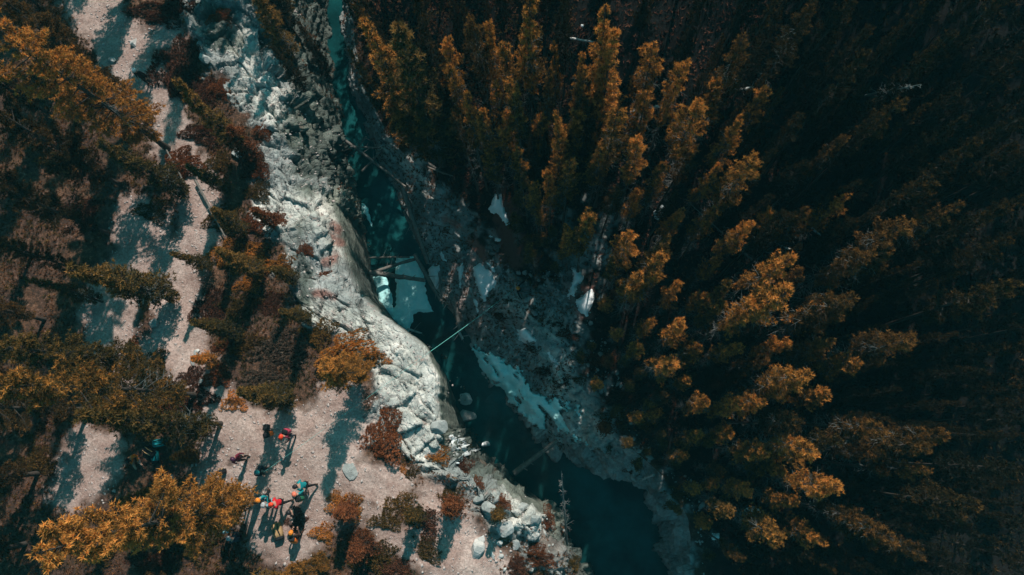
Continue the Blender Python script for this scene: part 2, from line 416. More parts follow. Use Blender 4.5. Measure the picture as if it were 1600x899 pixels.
vattr(me, 'pale', pal.ravel())
rb = np.zeros_like(X)
for pts, r in (([(700, 340), (715, 352)], 7), ([(735, 375), (755, 400)], 9), ([(515, 375), (530, 380)], 8), ([(505, 410), (525, 400)], 8), ([(495, 460), (515, 462)], 9), ([(520, 350), (530, 360)], 6)):
    rb = np.maximum(rb, smooth(-3, 5, r - seg_dist(PX, PY, pts) + 8 * wn2))
stn_shade = np.zeros_like(X)
for pts, r in (([(450, 60), (485, 140), (480, 190), (500, 235)], 34), ([(470, 190), (495, 260)], 30), ([(460, 260), (480, 300)], 10), ([(330, 20), (350, 60)], 26), ([(470, 360), (480, 470)], 12)):  # mossy boulders, and rim rock darkened for the shade it lies in
    stn_shade = np.maximum(stn_shade, smooth(-10, 12, r - seg_dist(PX, PY, pts) + 16 * wn + 10 * wn2))
wc = np.zeros(NC); wc[iwall:ifoot] = 1; wc[iwall - 8:iwall] = np.linspace(0, 1, 8); wc[ifoot:ifoot + 34] = 1  # damp gorge wall and floor, their shade painted into the colour
stn_shade = np.maximum(stn_shade, wc[None, :])
vattr(me, 'stain_shade', stn_shade.ravel())
rb = rb * .8
for pts, r in (([(735, 425), (745, 470), (725, 500)], 34), ([(790, 320), (800, 400)], 22), ([(910, 480), (900, 450)], 20), ([(770, 500), (800, 500)], 20)):
    rb = np.maximum(rb, .42 * smooth(-6, 8, r - seg_dist(PX, PY, pts) + 22 * wn2))
vattr(me, 'redband', rb.ravel())
g = link('ground', me); tag(g, kind='structure')

# height seen from above
GX = np.arange(-45, 50, .1); GR = np.where((YS > -16) & (YS < 45))[0]
HM = np.zeros((len(GR), len(GX)))
for a, j in enumerate(GR):
    xs = P[j, :, 0]; keep = xs >= np.maximum.accumulate(xs) - 1e-6
    HM[a] = np.interp(GX, xs[keep], P[j, keep, 2])
GY = YS[GR]
def gz(x, y):
    x = np.asarray(x, float); y = np.asarray(y, float)
    fy = np.interp(y, GY, np.arange(len(GY))); fx = np.clip((x - GX[0]) / .1, 0, len(GX) - 1.001)
    iy = np.clip(fy.astype(int), 0, len(GY) - 2); ix = fx.astype(int); ty = fy - iy; tx = fx - ix
    return (HM[iy, ix] * (1 - tx) + HM[iy, ix + 1] * tx) * (1 - ty) + (HM[iy + 1, ix] * (1 - tx) + HM[iy + 1, ix + 1] * tx) * ty
def G(px, py, h=0.0, z0=0.0):
    """ground point under the sight line; h: the seen point stands h above the ground"""
    z = z0; p = W(px, py, z + h)
    for _ in range(14):
        z = .5 * z + .5 * float(gz(p[0], p[1])); p = W(px, py, z + h)
    return np.array([p[0], p[1], float(gz(p[0], p[1]))])

# water
js = np.where((YS > -40) & (YS < 60))[0][::3]
ts = np.linspace(0, 1, 26)
WX = (xf[js] - 1.0)[:, None] + ((xe - xf)[js] + 1.6)[:, None] * ts
WY = np.repeat(YS[js][:, None], 26, 1)
WZ = (zf_[js] + .42)[:, None] + .04 * fbm(np.stack([WX, WY, 0 * WX], -1), 1.1, 3, 81)
wi = np.arange(WX.size).reshape(WX.shape)
WF = np.stack([wi[:-1, :-1], wi[:-1, 1:], wi[1:, 1:], wi[1:, :-1]], -1).reshape(-1, 4)
wo = link('river', mesh_np('river', np.stack([WX, WY, WZ], -1).reshape(-1, 3), WF, M['water'], True)); tag(wo, kind='structure')
def waterz(y): return float(np.interp(y, YS, zf_) + .42)

# ------------------------------------------------------------------ snow and ice
def patch(name, pts, mat, label, cat, thick=.12, on_water=False, rough=.35, res=.07, group=None, streak=False):
    wp_ = []
    for (a, b) in pts:
        if on_water:
            z = -10.0
            for _ in range(6): p = W(a, b, z); z = waterz(p[1])
        else: p = G(a, b, z0=-7)
        wp_.append((p[0], p[1]))
    A = np.array(wp_); mn = A.min(0) - .4; mx = A.max(0) + .4
    gx = np.arange(mn[0], mx[0], res); gy = np.arange(mn[1], mx[1], res)
    U, V = np.meshgrid(gx, gy)
    f3 = np.stack([U, V, 0 * U], -1)
    sd = poly_sd(U, V, wp_) + rough * .5 * fbm(f3, 1.7, 4, 91) + rough * .35 * fbm(f3, 6, 3, 95)
    base_ = (np.vectorize(waterz)(V[:, :1]) * np.ones_like(U)) if on_water else gz(U, V)
    if not on_water:
        sm = base_.copy()
        for _ in range(4):
            pd = np.pad(sm, 1, mode='edge'); sm = np.maximum.reduce([pd[1:-1, 1:-1], pd[:-2, 1:-1], pd[2:, 1:-1], pd[1:-1, :-2], pd[1:-1, 2:]])
        for _ in range(10):
            pd = np.pad(sm, 1, mode='edge'); sm = (pd[1:-1, 1:-1] + pd[:-2, 1:-1] + pd[2:, 1:-1] + pd[1:-1, :-2] + pd[1:-1, 2:]) / 5
        base_ = np.where(sd > .12, np.maximum(sm, base_) * .8 + base_ * .2, base_)
    top = base_ - .03 + thick * smooth(-.02, .28, sd) + .03 * fbm(f3, 3, 3, 99)
    ins = sd > 0
    if streak:
        a_ = np.stack([(U * .77 + V * .64) * 2.6, (U * .64 - V * .77) * .8, 0 * U], -1)
        ins &= (fbm(a_, 1.0, 4, 17) > -.16) | (sd > 1.3)
    cell = ins[:-1, :-1] | ins[1:, :-1] | ins[:-1, 1:] | ins[1:, 1:]
    if not cell.any(): return None
    top = np.where(ins, top, base_ - .10)
    ii = np.arange(U.size).reshape(U.shape)
    Fq = np.stack([ii[:-1, :-1], ii[:-1, 1:], ii[1:, 1:], ii[1:, :-1]], -1)[cell]
    used = np.unique(Fq); remap = np.full(U.size, -1); remap[used] = np.arange(len(used))
    VV = np.stack([U, V, top], -1).reshape(-1, 3)[used]
    c0 = VV.mean(0); c0[2] = VV[:, 2].min()
    o = link(name, mesh_np(name, VV - c0, remap[Fq], mat, True), loc=c0.tolist())
    return tag(o, label, cat, group)

def c6(*p): return [(400 + a / 3, 300 + b / 3) for a, b in p]
ICE = [
 (c6((655, 300), (755, 300), (785, 370), (805, 470), (838, 565), (740, 575), (715, 665), (628, 600), (655, 520), (648, 400)), 'large pale turquoise ice sheet beneath the log jam in the gorge'),
 (c6((548, 400), (600, 372), (640, 470), (646, 585), (600, 565), (556, 480)), 'narrow turquoise ice slab between the left cliff and the large ice sheet'),
 (c6((482, 20), (520, 60), (545, 130), (552, 185), (515, 130), (492, 70)), 'thin sliver of ice in the dark channel above the log jam'),
 ([(738, 540), (778, 550), (818, 586), (842, 618), (872, 636), (876, 676), (842, 674), (800, 636), (764, 600), (744, 570)], 'long torn ice shelf along the foot of the right bank'),
 ([(862, 618), (905, 634), (920, 694), (890, 694), (868, 664), (854, 636)], 'bright wedge of ice at the lower end of the torn ice shelf'),
 ([(893, 703), (918, 704), (914, 709), (893, 708)], 'small ice floe just below the bright wedge of ice'),
 ([(920, 716), (932, 712), (938, 726), (926, 730)], 'small teal ice floe at the bend where the black pool begins'),
 ([(889, 716), (899, 716), (898, 721), (889, 720)], 'tiniest ice floe, left of the one at the bend'),
]
for q_, (pts, lb) in enumerate(ICE): patch('ice_sheet', pts, M['ice'], lb, 'ice', .18, q_ not in (3, 4), .30 if q_ not in (3, 4) else .8, res=.05, streak=q_ in (3, 4))
SNOW = [
 ([(772, 302), (784, 303), (788, 322), (800, 352), (790, 356), (780, 340), (762, 328)], 'ragged snow patch on the forest edge above the terrace'),
 ([(764, 364), (788, 377), (782, 381), (762, 370)], 'small thin snow streak just under the ragged snow patch'),
 ([(738, 418), (752, 410), (768, 424), (775, 440), (770, 455), (757, 472), (748, 462), (740, 440)], 'heart-shaped white snow patch on the rusty terrace'),
 ([(668, 420), (678, 414), (690, 412), (688, 440), (682, 458), (674, 448), (667, 440)], 'blocky snow patch beside the upper end of the log jam'),
 ([(713, 420), (722, 410), (730, 416), (723, 430), (722, 462), (716, 448)], 'upright narrow strip of snow left of the heart-shaped patch'),
 ([(736, 460), (744, 468), (750, 485), (745, 498), (742, 480)], 'curved sliver of snow below the heart-shaped patch'),
 ([(684, 393), (692, 396), (699, 410), (692, 410)], 'small snow fleck at the top of the terrace near the logs'),
 ([(893, 416), (902, 418), (915, 432), (903, 448), (898, 466), (886, 464), (892, 440)], 'pale snow tongue on the slab right of the climber'),
 ([(900, 472), (925, 448), (930, 462), (925, 485), (918, 502), (906, 488)], 'broken snow patch with red stains below the pale snow tongue'),
 ([(808, 517), (822, 509), (842, 534), (826, 540), (812, 532)], 'rounded snow patch alone on the dark slope below the climber'),
 ([(851, 549), (860, 548), (876, 576), (870, 584)], 'slanting snow streak between the rounded patch and the torn ice shelf'),
 ([(1060, 682), (1074, 674), (1084, 682), (1076, 698), (1066, 692)], 'lone snow patch among dark trees right of the gorge bend'),
 ([(1162, 792), (1176, 788), (1192, 800), (1182, 812), (1166, 806)], 'upper snow patch of the pair in the lower right forest'),
 ([(1170, 846), (1182, 842), (1186, 852), (1176, 858)], 'lower small snow patch of the pair in the lower right forest'),
 ([(1112, 832), (1124, 834), (1122, 846), (1112, 844)], 'small dim snow patch left of the pair in the lower right forest'),
 ([(904, 40), (910, 34), (914, 40), (908, 47)], 'tiny snow patch between trunks at the top edge of the forest'),
 ([(1020, 330), (1040, 318), (1046, 330), (1030, 346), (1020, 340)], 'faint grey snow patch under pines in the middle of the forest'),
 ([(700, 682), (712, 684), (716, 704), (704, 698)], 'snow patch at the foot of the white cliff'),
 ([(724, 680), (732, 690), (736, 716), (726, 706)], 'narrow snow streak beside the cliff foot patch'),
 ([(756, 684), (770, 690), (772, 700), (758, 698)], 'small snow patch closest to the dark water below the cliff'),
 ([(752, 405), (764, 410), (776, 424), (779, 436), (774, 430), (762, 416)], 'thin arc of snow over the top of the heart-shaped patch'),
]
for pts, lb in SNOW: patch('snow_patch', pts, M['snow'], lb, 'snow', .2, False, .30)

# ------------------------------------------------------------------ plant parts
def tufts(cs, ax, L, nb, spread, width, tone, seed=0):
    """cs (n,3) centres, ax (n,3) axes -> triangles (needle blades) and a tone per vertex"""
    r = np.random.default_rng(seed); n_ = len(cs)
    d = ax[:, None, :] * (1 - spread) + r.normal(size=(n_, nb, 3)) * spread * .8
    d /= np.linalg.norm(d, axis=-1, keepdims=True) + 1e-9
    s = np.cross(d, r.normal(size=(n_, nb, 3))); s /= np.linalg.norm(s, axis=-1, keepdims=True) + 1e-9
    Ls = (L[:, None] if np.ndim(L) else L) * r.uniform(.6, 1.15, (n_, nb))
    base = cs[:, None, :] + d * (Ls * .08)[..., None]
    w_ = width * r.uniform(.7, 1.2, (n_, nb))
    a = base - s * w_[..., None] * .5; b = base + s * w_[..., None] * .5
    m1 = cs[:, None, :] + d * Ls[..., None]
    V = np.stack([a, b, m1], 2).reshape(-1, 3)
    T = np.repeat(tone[:, None] + r.normal(size=(n_, nb)) * .10, 3, 1).ravel()
    F = np.arange(len(V)).reshape(-1, 3)
    return V, F, T

def cones(A, B, ra, rb_, sides=3):
    """tapered sticks from A to B"""
    A = np.asarray(A, float); B = np.asarray(B, float); n_ = len(A)
    d = B - A; L = np.linalg.norm(d, axis=1, keepdims=True) + 1e-9; d = d / L
    up = np.where(np.abs(d[:, 2:3]) > .9, np.array([[1., 0, 0]]), np.array([[0, 0, 1.]]))
    s = np.cross(d, up); s /= np.linalg.norm(s, axis=1, keepdims=True); t = np.cross(d, s)
    an = np.arange(sides) * 2 * np.pi / sides
    ring = np.cos(an)[None, :, None] * s[:, None] + np.sin(an)[None, :, None] * t[:, None]
    ra = np.broadcast_to(ra, (n_,))[:, None, None]; rb_ = np.broadcast_to(rb_, (n_,))[:, None, None]
    V = np.concatenate([A[:, None] + ring * ra, B[:, None] + ring * rb_], 1).reshape(-1, 3)
    o = (np.arange(n_) * 2 * sides)[:, None]; i = np.arange(sides)[None]; j = (i + 1) % sides
    F = np.stack([o + i, o + j, o + sides + j, o + sides + i], -1).reshape(-1, 4)
    return V, F

def trunk_mesh(h, r0, seed, bend=.25, mat=None, base_r=1.35):
    r = np.random.default_rng(seed); m = 14; sd = 9
    z = np.linspace(0, h, m); ph = r.uniform(0, 6.28)
    cx = bend * np.sin(z / h * 2.6 + ph) * (z / h); cy = bend * np.cos(z / h * 2.1 + ph) * (z / h)
    rad = r0 * (1 - .93 * (z / h)) + .012; rad[0] *= base_r
    an = np.arange(sd) * 2 * np.pi / sd
    V = np.stack([cx[:, None] + rad[:, None] * np.cos(an), cy[:, None] + rad[:, None] * np.sin(an), np.repeat(z[:, None], sd, 1)], -1).reshape(-1, 3)
    i = np.arange(m * sd).reshape(m, sd)
    F = np.stack([i[:-1], np.roll(i[:-1], -1, 1), np.roll(i[1:], -1, 1), i[1:]], -1).reshape(-1, 4)
    return mesh_np('trunk', V, F, mat or M['bark'], True), (lambda zz: np.stack([np.interp(zz, z, cx), np.interp(zz, z, cy), zz], -1))

def conifer(kind, seed, mat):
    """returns (trunk, branches, dead_twigs, crown) meshes and height"""
    r = np.random.default_rng(seed)
    if kind == 'spruce':   h, c0, Lm, dens, tl, tw = 13.5, .12, 1.3, 4.4, .15, .036
    elif kind == 'lodge':  h, c0, Lm, dens, tl, tw = 12.0, .56, 1.15, 5.4, .15, .034
    elif kind == 'lodge_small': h, c0, Lm, dens, tl, tw = 9.0, .48, .95, 5.6, .145, .034
    elif kind == 'big':    h, c0, Lm, dens, tl, tw = 14.5, .10, 1.95, 6.0, .155, .034
    elif kind == 'thin':   h, c0, Lm, dens, tl, tw = 8.0, .08, .8, 6.5, .145, .034
    elif kind == 'sapling':h, c0, Lm, dens, tl, tw = 2.6, .12, .62, 8.0, .12, .03
    tm, ctr = trunk_mesh(h, {'sapling': .045}.get(kind, h * .0085), seed, .25 if h > 4 else .08)
    zs = []; z = h * c0
    while z < h * .985:
        for _ in range(int(r.integers(2, 5))): zs.append(z + r.uniform(-.1, .1))
        z += 1.0 / dens * r.uniform(.7, 1.3) * (1.0 if h > 4 else .55)
    zs = np.array(zs); q = (zs - h * c0) / (h * (1 - c0)); q = np.clip(q, 0, 1)
    az = r.uniform(0, 2 * np.pi, len(zs))
    if kind in ('lodge', 'big', 'lodge_small'):
        lobe = .72 + .38 * np.sin(az * 2 + 3.0 * q * 2 + seed) * np.cos(q * 9 + seed)
        prof = np.minimum(1, .25 + 3.2 * q) * np.sqrt(np.clip(1.04 - q, 0, 1)) * lobe
    else:
        lobe = .85 + .2 * np.sin(az * 3 + q * 12 + seed)
        prof = (np.minimum(1, .5 + 4 * q)) * (1.0 - q * .93) ** .8 * lobe
    Lb = Lm * prof * r.uniform(.38, 1.28, len(zs)); Lb = np.maximum(Lb, .10)
    up = np.interp(q, [0, .6, 1], [-.12, .25, .9]) + r.normal(size=len(zs)) * .12
    A = ctr(zs); dr = np.stack([np.cos(az), np.sin(az), up], -1); dr /= np.linalg.norm(dr, axis=1, keepdims=True)
    mid = A + dr * (Lb * .55)[:, None]; dr2 = dr + np.array([0, 0, .35]); dr2 /= np.linalg.norm(dr2, axis=1, keepdims=True)
    B = mid + dr2 * (Lb * .45)[:, None]
    v1, f1 = cones(A, mid, .012 + .012 * Lb, .010 + .006 * Lb); v2, f2 = cones(mid, B, .010 + .006 * Lb, .005)
    # side twigs carry most needles
    cs, axs, tn = [], [], []; TA, TB = [], []
    for i in range(len(zs)):
        L = Lb[i]; m = max(3, int(L * 8.5))
        for t in np.linspace(.32, 1.0, m):
            p = A[i] + dr[i] * L * t if t < .55 else mid[i] + dr2[i] * L * (t - .55)
            side = np.array([-dr[i][1], dr[i][0], 0]); side /= np.linalg.norm(side) + 1e-9
            ntw = 1 if t > .9 else 2
            for sgn in ((1, -1) if ntw == 2 else (0,)):
                tl_ = L * .34 * (1.08 - t) + .08
                d = dr[i] * .7 + side * sgn * r.uniform(.5, 1.1) + np.array([0, 0, r.uniform(.0, .5)]); d /= np.linalg.norm(d)
                e = p + d * tl_ * r.uniform(.6, 1.2)
                if tl_ > .14: TA.append(p); TB.append(e)
                cs.append(e); axs.append(d * .5 + np.array([0, 0, .5])); tn.append(.16 + .62 * t * (.30 + .70 * q[i]) + r.normal() * .10)  # older inner needles duller; shade low in the crown put into tone
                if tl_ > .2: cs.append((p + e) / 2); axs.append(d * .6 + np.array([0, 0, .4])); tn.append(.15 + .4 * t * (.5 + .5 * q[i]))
    cs = np.array(cs); axs = np.array(axs); tn = np.array(tn)
    nb = 17 if kind != 'big' else 14
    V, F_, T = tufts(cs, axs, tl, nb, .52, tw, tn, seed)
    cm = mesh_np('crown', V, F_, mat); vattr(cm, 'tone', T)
    v3, f3 = cones(TA, TB, .006, .003)
    bv = np.concatenate([v1, v2, v3]); bf = np.concatenate([f1, f2 + len(v1), f3 + len(v1) + len(v2)])
    bm_ = mesh_np('branches', bv, bf, M['bark'])
    dm = None
    if h > 4:
        nz = int(60 * (1 if c0 > .3 else .55)); zd = r.uniform(h * .12, h * (c0 + .3), nz); azd = r.uniform(0, 6.28, nz); Ld = r.uniform(.3, 1.0, nz) * Lm * .75
        A2 = ctr(zd); d2_ = np.stack([np.cos(azd), np.sin(azd), r.uniform(-.35, .1, nz)], -1)
        B2 = A2 + d2_ * Ld[:, None]
        A3 = np.concatenate([A2 + (B2 - A2) * t for t in (.5, .75)]); off = np.cross(np.concatenate([d2_, d2_]), [0, 0, 1.]) * r.choice([-1, 1], 2 * nz)[:, None]
        B3 = A3 + (off * .3 + np.concatenate([d2_, d2_]) * .22) * r.uniform(.5, 1, 2 * nz)[:, None]
        va, fa = cones(A2, B2, .011, .004); vb, fb = cones(A3, B3, .006, .003)
        dm = mesh_np('dead_twigs', np.concatenate([va, vb]), np.concatenate([fa, fb + len(va)]), M['dead_wood'])
    return dict(trunk=tm, branches=bm_, dead_twigs=dm, crown=cm, h=h)

VAR = {}
def variants(key, kind, mats, seeds):
    VAR[key] = [conifer(kind, s_, M[mt]) for s_, mt in zip(seeds, mats)]
variants('spruce', 'spruce', ['pine_gold', 'pine_brown', 'pine_gold'], [11, 12, 13])
variants('lodge', 'lodge', ['pine_gold'] * 4, [21, 22, 23, 24])
variants('small', 'lodge_small', ['pine_gold'] * 3, [31, 32, 33])
variants('big', 'big', ['pine_brown', 'pine_gold', 'pine_brown'], [41, 42, 43])
variants('thin', 'thin', ['pine_brown', 'pine_brown'], [51, 52])
variants('sapling', 'sapling', ['pine_gold', 'shrub_olive', 'shrub_rust'], [61, 62, 63])
# browner / darker crowns share the shapes
def recolour(src, mt):
    r_ = []
    for v in VAR[src]:
        c = v['crown'].copy(); c.materials[0] = M[mt]; q = dict(v); q['crown'] = c; r_.append(q)
    return r_
VAR['lodge_brown'] = recolour('lodge', 'pine_umber'); VAR['spruce_umber'] = recolour('spruce', 'pine_umber'); VAR['lodge_dim'] = recolour('lodge', 'pine_shaded'); VAR['big_dim'] = recolour('big', 'pine_umber'); VAR['small_brown'] = recolour('small', 'pine_brown')
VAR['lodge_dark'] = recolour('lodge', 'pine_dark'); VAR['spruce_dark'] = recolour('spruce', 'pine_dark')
VAR['big_gold'] = recolour('big', 'pine_gold')

TREES = []       # (x, y, radius) for spacing
def tree(key, p, h, label, group=None, name='pine_tree', wide=1.0, cat='tree', lean=(0, 0), i=None):
    v = VAR[key][random.randrange(len(VAR[key])) if i is None else i]
    s_ = h / v['h']
    root = empty(name, (p[0], p[1], p[2] - .08), random.uniform(0, 6.28))
    root.scale = (s_ * wide, s_ * wide, s_)
    if lean != (0, 0): root.rotation_euler = (lean[0], lean[1], 0)
    for nm in ('trunk', 'branches', 'dead_twigs', 'crown'):
        if v[nm] is not None and not (nm == 'dead_twigs' and ('dark' in key or 'dim' in key)):
            o_ = link(nm, v[nm], root)
            if nm != 'trunk': o_['kind'] = 'stuff'
    tag(root, label, cat, group)
    TREES.append((p[0], p[1], h))
    return root
def tree_tip(key, px, py, h, label, **kw):
    p = G(px, py, h, z0=0 if px < 500 else -6)
    return tree(key, p, h, label, **kw)

# PLANTS
exec_plants = True
ORD = ['first', 'second', 'third', 'fourth', 'fifth', 'sixth', 'seventh', 'eighth', 'ninth', 'tenth', 'eleventh', 'twelfth', 'thirteenth', 'fourteenth', 'fifteenth', 'sixteenth', 'seventeenth', 'eighteenth', 'nineteenth', 'twentieth']

# left bank: every tree with its own words.  (kind, foot px, py, height, width, words)
LEFT = [
 ('big', 405, 782, 15.0, 1.05, 'broad golden pine leaning out over the lower left corner, its trunk foot by the hikers'),
 ('big', 305, 618, 14.0, 1.0, 'dense golden pine reaching the left edge just below the middle of the photo'),
 ('big', 255, 575, 12, .95, 'bushy pine at the left edge, beside the wide gravel strip'),
 ('thin', 345, 662, 10.5, .95, 'slender pine pointing left above the hiker in orange'),
 ('thin', 268, 470, 8.0, 1.45, 'slim ochre pine lying across the fork of the gravel trail'),
 ('thin', 160, 472, 5.5, 1.0, 'short thin pine left of the slim ochre pine'),
 ('big', 262, 232, 15.5, 1.0, 'largest dark pine of the upper left corner'),
 ('big_dim', 215, 170, 13.0, .9, 'dark pine behind the largest one in the upper left corner'),
 ('big_dim', 190, 290, 12.0, .9, 'shaded pine under the largest dark pine at the upper left'),
 ('big_dim', 170, 365, 11.0, .9, 'dim pine at the left edge a third of the way down'),
 ('thin', 290, 300, 7.0, 1.3, 'small olive pine left of the narrow straight trail'),
 ('big_dim', 140, 428, 8.0, .7, 'dark pine below the dim pine at the left edge'),
 ('thin', 384, 232, 7.2, 1.1, 'young reddish pine right of the straight trail, below the dark red juniper'),
 ('thin', 462, 95, 7.0, 1.3, 'rusty pine hanging on the cliff edge near the top of the photo'),
 ('big_gold', 515, 868, 7.5, .8, 'golden pine crown at the bottom edge below the hikers'),
 ('thin', 440, 905, 9.0, 1.4, 'pine cut by the bottom edge, left of the golden crown'),
 ('thin', 300, 760, 6.0, 1.1, 'small dim pine in the shade of the broad golden pine'),
 ('big_dim', 140, 640, 13.0, 1.0, 'dark pine in shade at the left edge under the dense golden one'),
 ('big_dim', 120, 60, 12.0, .9, 'dark pine cut off by the top left corner'),
 ('big_gold', 566, 590, 5.8, 1.55, 'spreading golden pine on the cliff top casting a long dark shadow over the clearing'),
 ('thin', 452, 618, 5.2, 1.6, 'brown pine above the clearing whose shadow falls by the red helmeted hiker'),
 ('thin', 410, 425, 4.6, 1.5, 'golden young pine in the middle of the cliff top scrub'), ('thin', 385, 365, 4.2, 1.5, 'ochre young pine above the trail bend beside the layered rock'), ('thin', 462, 440, 3.6, 1.4, 'young pine closest to the layered rock'),
 ('thin', 372, 520, 4.4, 1.5, 'olive young pine below the round red juniper'), ('thin', 480, 500, 3.6, 1.5, 'young pine at the top end of the spreading golden pine'),
 ('big_dim', 70, 500, 11, .9, 'dark pine leaning out of the left edge above the dense golden pine'), ('big_dim', 60, 740, 12, 1.0, 'dark pine leaning out of the left edge beside the gravel stripe'),
 ('big_dim', 170, 905, 11, .9, 'dark pine in the lower left corner under the broad golden pine'), ('big_dim', 40, 850, 12, .9, 'dark pine in the very lower left corner'), ('big_dim', 60, 600, 12, .8, 'dark pine behind the dense golden pine at the left edge'), ('big_dim', 50, 400, 11, .8, 'dark pine at the left edge under the dim one'), ('big_dim', 80, 180, 11, .9, 'dark pine at the left edge in the upper corner'), ('big_dim', 290, 905, 8, .9, 'dim pine at the bottom edge left of the hikers'),
 ('thin', 330, 420, 3.8, 1.3, 'small ochre pine on the right side of the trail bend'), ('thin', 355, 300, 4.2, 1.4, 'olive young pine right of the straight trail'), ('sapling', 395, 240, 3, 1.1, 'sapling beside the round blue grey boulder'), ('sapling', 780, 800, 2.0, 1.0, 'rusty sapling between the lower rim boulders'),
 ('spruce_dark', 468, 62, 9, 1.1, 'dark spruce on the cliff shelf at the top, lowest of a small stand'), ('spruce_dark', 490, 20, 10.5, 1.1, 'dark spruce on the cliff shelf touching the top edge'), ('spruce_dark', 500, -50, 13, 1.2, 'dark spruce rising from above the top edge over the cliff'), ('spruce_dark', 474, -100, 13, 1.2, 'second dark spruce rising from above the top edge over the cliff'), ('spruce_dark', 500, 96, 6.5, 1.1, 'low dark spruce at the lip of the gorge near the top'), ('spruce_dark', 478, 142, 5, 1.2, 'squat dark spruce on the lip above the mossy boulder'),
 ('sapling', 550, 795, 2.6, 1.1, 'waist high golden sapling below the dark tree shadow'), ('sapling', 712, 788, 3.0, 1.0, 'sapling on the lower rim with a narrow dark shadow'), ('sapling', 308, 712, 2.4, .8, 'thin sapling left of the purple hatted hiker'), ('sapling', 575, 850, 2.8, 1.2, 'sapling among the olive bushes at the bottom edge'), ('sapling', 655, 800, 2.4, 1.0, 'sapling left of the lower trail'),
 ('sapling', 430, 350, 2.6, 1.0, 'sapling at the brink beside the white ledges'), ('sapling', 335, 565, 2.2, 1.0, 'sapling at the corner between pale trail and clearing'),
 ('thin', 450, 30, 7.0, 1.2, 'brown pine at the top edge above the cliff'),
]
for kd, px, py, h, wd, lb in LEFT:
    tree(kd, G(px, py), h, lb, wide=wd, name='spruce_tree' if 'spruce' in kd else 'pine_tree')
# trees outside the frame whose shade the photograph shows
for px, py, h in ((300, -60, 13), (215, -40, 14), (380, -110, 13), (60, -60, 13), (480, -60, 10), (-60, 120, 13), (-40, 300, 13), (-80, 480, 14), (-60, 780, 12), (150, 960, 11), (420, -180, 13), (470, -130, 12), (440, -230, 14), (500, -200, 13), (150, -120, 14), (20, -120, 14), (-120, 20, 14), (-140, 220, 14), (-120, 620, 14)):
    tree('big', G(px, py), h, 'pine standing just outside the photo on the left bank', group='pines outside the frame on the left bank')

